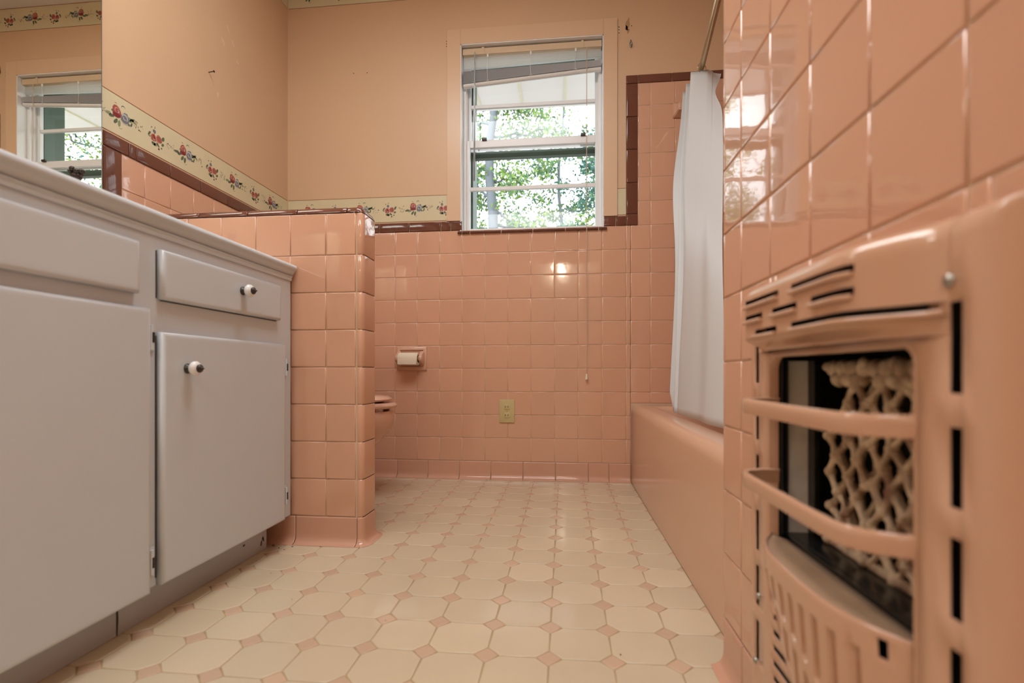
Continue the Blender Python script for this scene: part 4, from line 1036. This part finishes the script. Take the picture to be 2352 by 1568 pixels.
# clay radiants: lattice of diagonal ribs
random.seed(4)
for q, (ya, yb) in enumerate(((.388, .4640), (.4665, .5425), (.5450, .6210))):
    bm = new(); w = yb - ya; Z0, Z1 = .308, .5120
    rowsn = 10; stepz = (Z1 - Z0) / rowsn
    for layer, xr in ((0, .3090), (1, .3210)):
        nodes = {}
        for r in range(rowsn + 1):
            for c in range(3):
                off = .5 if (r + layer) % 2 else 0
                sy = (c + off) / 2.0
                if sy > 1.01: continue
                nodes[(r, c)] = Vector((xr + random.uniform(-.002, .002), ya + .004 + (w - .008) * sy + random.uniform(-.0018, .0018), Z0 + r * stepz + random.uniform(-.0018, .0018)))
        cutout = lambda p: q == 2 and p.y > .588 and .455 < p.z < .500
        for (r, c), p in nodes.items():
            if cutout(p): continue
            for dc in ((0, -1) if (r + layer) % 2 == 0 else (0, 1)):
                o2 = nodes.get((r + 1, c + dc))
                if o2 is not None and not cutout(o2):
                    mid = (p + o2) / 2 + Vector((random.uniform(-.002, .002), random.uniform(-.001, .001), 0))
                    tube(bm, [p, mid, o2], [.0050, .0030, .0050], 7)
            bmesh.ops.create_icosphere(bm, subdivisions=2, radius=.0064 if layer == 0 else .0052, matrix=Matrix.Translation(p))
    for k in range(4):   # solid knobbly head of each radiant
        y = ya + .008 + (w - .016) * k / 3
        if q == 2 or True: bmesh.ops.create_icosphere(bm, subdivisions=2, radius=.0105, matrix=Matrix.Translation((.311, y, Z1 - .004)) @ Matrix.Diagonal((.8, 1.1, .95, 1)))
        if k < 3: bmesh.ops.create_icosphere(bm, subdivisions=2, radius=.0095, matrix=Matrix.Translation((.312, y + .010, Z1 - .016)))
    for z in (Z0,): tube(bm, [(.311, ya + .003, z), (.311, yb - .003, z)], .006, 7)
    for v in bm.verts:
        v.co += Vector((noise.noise(v.co * 160), noise.noise(v.co * 160 + Vector((9, 0, 0))), noise.noise(v.co * 160 + Vector((0, 9, 0))))) * .0016
    obj('clay_radiant', bm, 'clay', ht, smooth=True, angle=60)
bm = new(); box(bm, .277, .330, .385, .662, .290, .3045, .002); box(bm, .272, .277, .385, .662, .283, .3045); obj('burner_base', bm, 'blackgloss', ht)
# tray with bowed lip and ribbed apron
def bow(y, X=.2195):
    t = (y - OY0) / (OY1 - OY0); t = max(0, min(1, t)); e = abs(2 * t - 1)
    return XFL - (XFL - X) * (1 - e ** 3.2)
ysa = [OY0 + .001 + (OY1 - OY0 - .002) * k / 48 for k in range(49)]
bm = new(); rows3 = []
for fr_, z in ((0, .3055), (.35, .3035), (.7, .3010), (1, .2985)):
    rows3.append([bm.verts.new((bow(y) + .002 + (.2740 - bow(y) - .002) * fr_, y, z)) for y in ysa])
for A, B in zip(rows3, rows3[1:]):
    for k in range(48): bm.faces.new((A[k], A[k + 1], B[k + 1], B[k]))
bmesh.ops.recalc_face_normals(bm, faces=bm.faces); tr_ = obj('tray', bm, 'tray', ht, smooth=True); solid(tr_, .001)
AZ = .3070
gro = [];
for k in range(8):
    yc = .4275 + .0222 * k
    gro.append((yc, .0042, .213 if k > 0 else .213, .283)); gro.append((yc, .0042, .110, .190))
AB = [(.30, .085), (.45, .105), (.51, .165), (.555, .206), (.60, .252), (.66, .292)]
def awarp(y, z):
    for (a, za), (b, zb) in zip(AB, AB[1:]):
        if y <= b: m = za + (zb - za) * (y - a) / (b - a); break
    return z if z > .283 else m + (z - .085) * (.283 - m) / (.283 - .085) if m < .28 else max(z, .283 + 0 * z) if z > .283 else .283 - (.283 - z) * .01
def fxa(y, z):
    x = bow(y)
    if z > AZ - .006: x += .0035 * (1 - math.sqrt(max(0, 1 - ((z - (AZ - .006)) / .006) ** 2)))
    x += .010 * max(0, (.30 - z) / .2)
    for yc, hw_, z0, z1 in gro:
        dy = abs(y - yc) / hw_; 
        if dy < 1.25 and z0 - .003 < z < z1 + .003:
            a = 1 if dy < .55 else max(0, (1.25 - dy) / .7); b_ = min(1, (z - z0 + .003) / .006, (z1 + .003 - z) / .006); x += .0095 * a * b_
    return min(x, XFL + .004)
cyy = []
for yc, hw_, _, _ in gro: cyy += [yc - hw_ * 1.25, yc - hw_ * .55, yc + hw_ * .55, yc + hw_ * 1.25]
czz = []
for _, _, z0, z1 in gro: czz += [z0 - .003, z0 + .003, z1 - .003, z1 + .003]
bm = new()
sheet(bm, fxa, br(OY0 + .0005, OY1 - .0005, cyy, .006), br(.085, AZ, czz + [AZ - .006 + .006 * math.sin(R(a)) for a in range(0, 91, 18)], .012), [(.4030, .4095, .2885, .2950)], warp=awarp)
bmesh.ops.recalc_face_normals(bm, faces=bm.faces); orient(bm); ap = obj('ribbed_apron', bm, 'heater', ht, smooth=True, angle=50); solid(ap, .0012, -1)
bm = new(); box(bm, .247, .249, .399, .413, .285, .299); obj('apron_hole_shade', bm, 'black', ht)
for (x, y, z, r) in ((XFL - .0002, .3560, .5640, .0046), (XFL - .0002, .6790, .2130, .0042), (XFL - .0002, .6890, .1240, .0042), (XFL - .0002, .3460, .1240, .0046)):
    bm = new(); lathe(bm, [(r, 0), (r * .98, -.0012), (r * .7, -.0026), (r * .3, -.0031)], (x, y, z), 'X', 18); o = obj('screw', bm, 'screw', ht, smooth=True, angle=50)
bm = new(); box(bm, .2655, .2695, .345, .69, .06, .20); obj('lower_shade_sheet', bm, 'black', ht)  # darkness behind the lower louvres, put in as a black sheet
# black sheets standing in for shade behind the slot columns
bm = new(); box(bm, .2600, .2615, .3330, .3700, .10, .558); obj('slot_shade_sheet', bm, 'black', ht)
bm = new(); box(bm, .2600, .2615, .665, .695, .10, .558); obj('slot_shade_sheet', bm, 'black', ht)
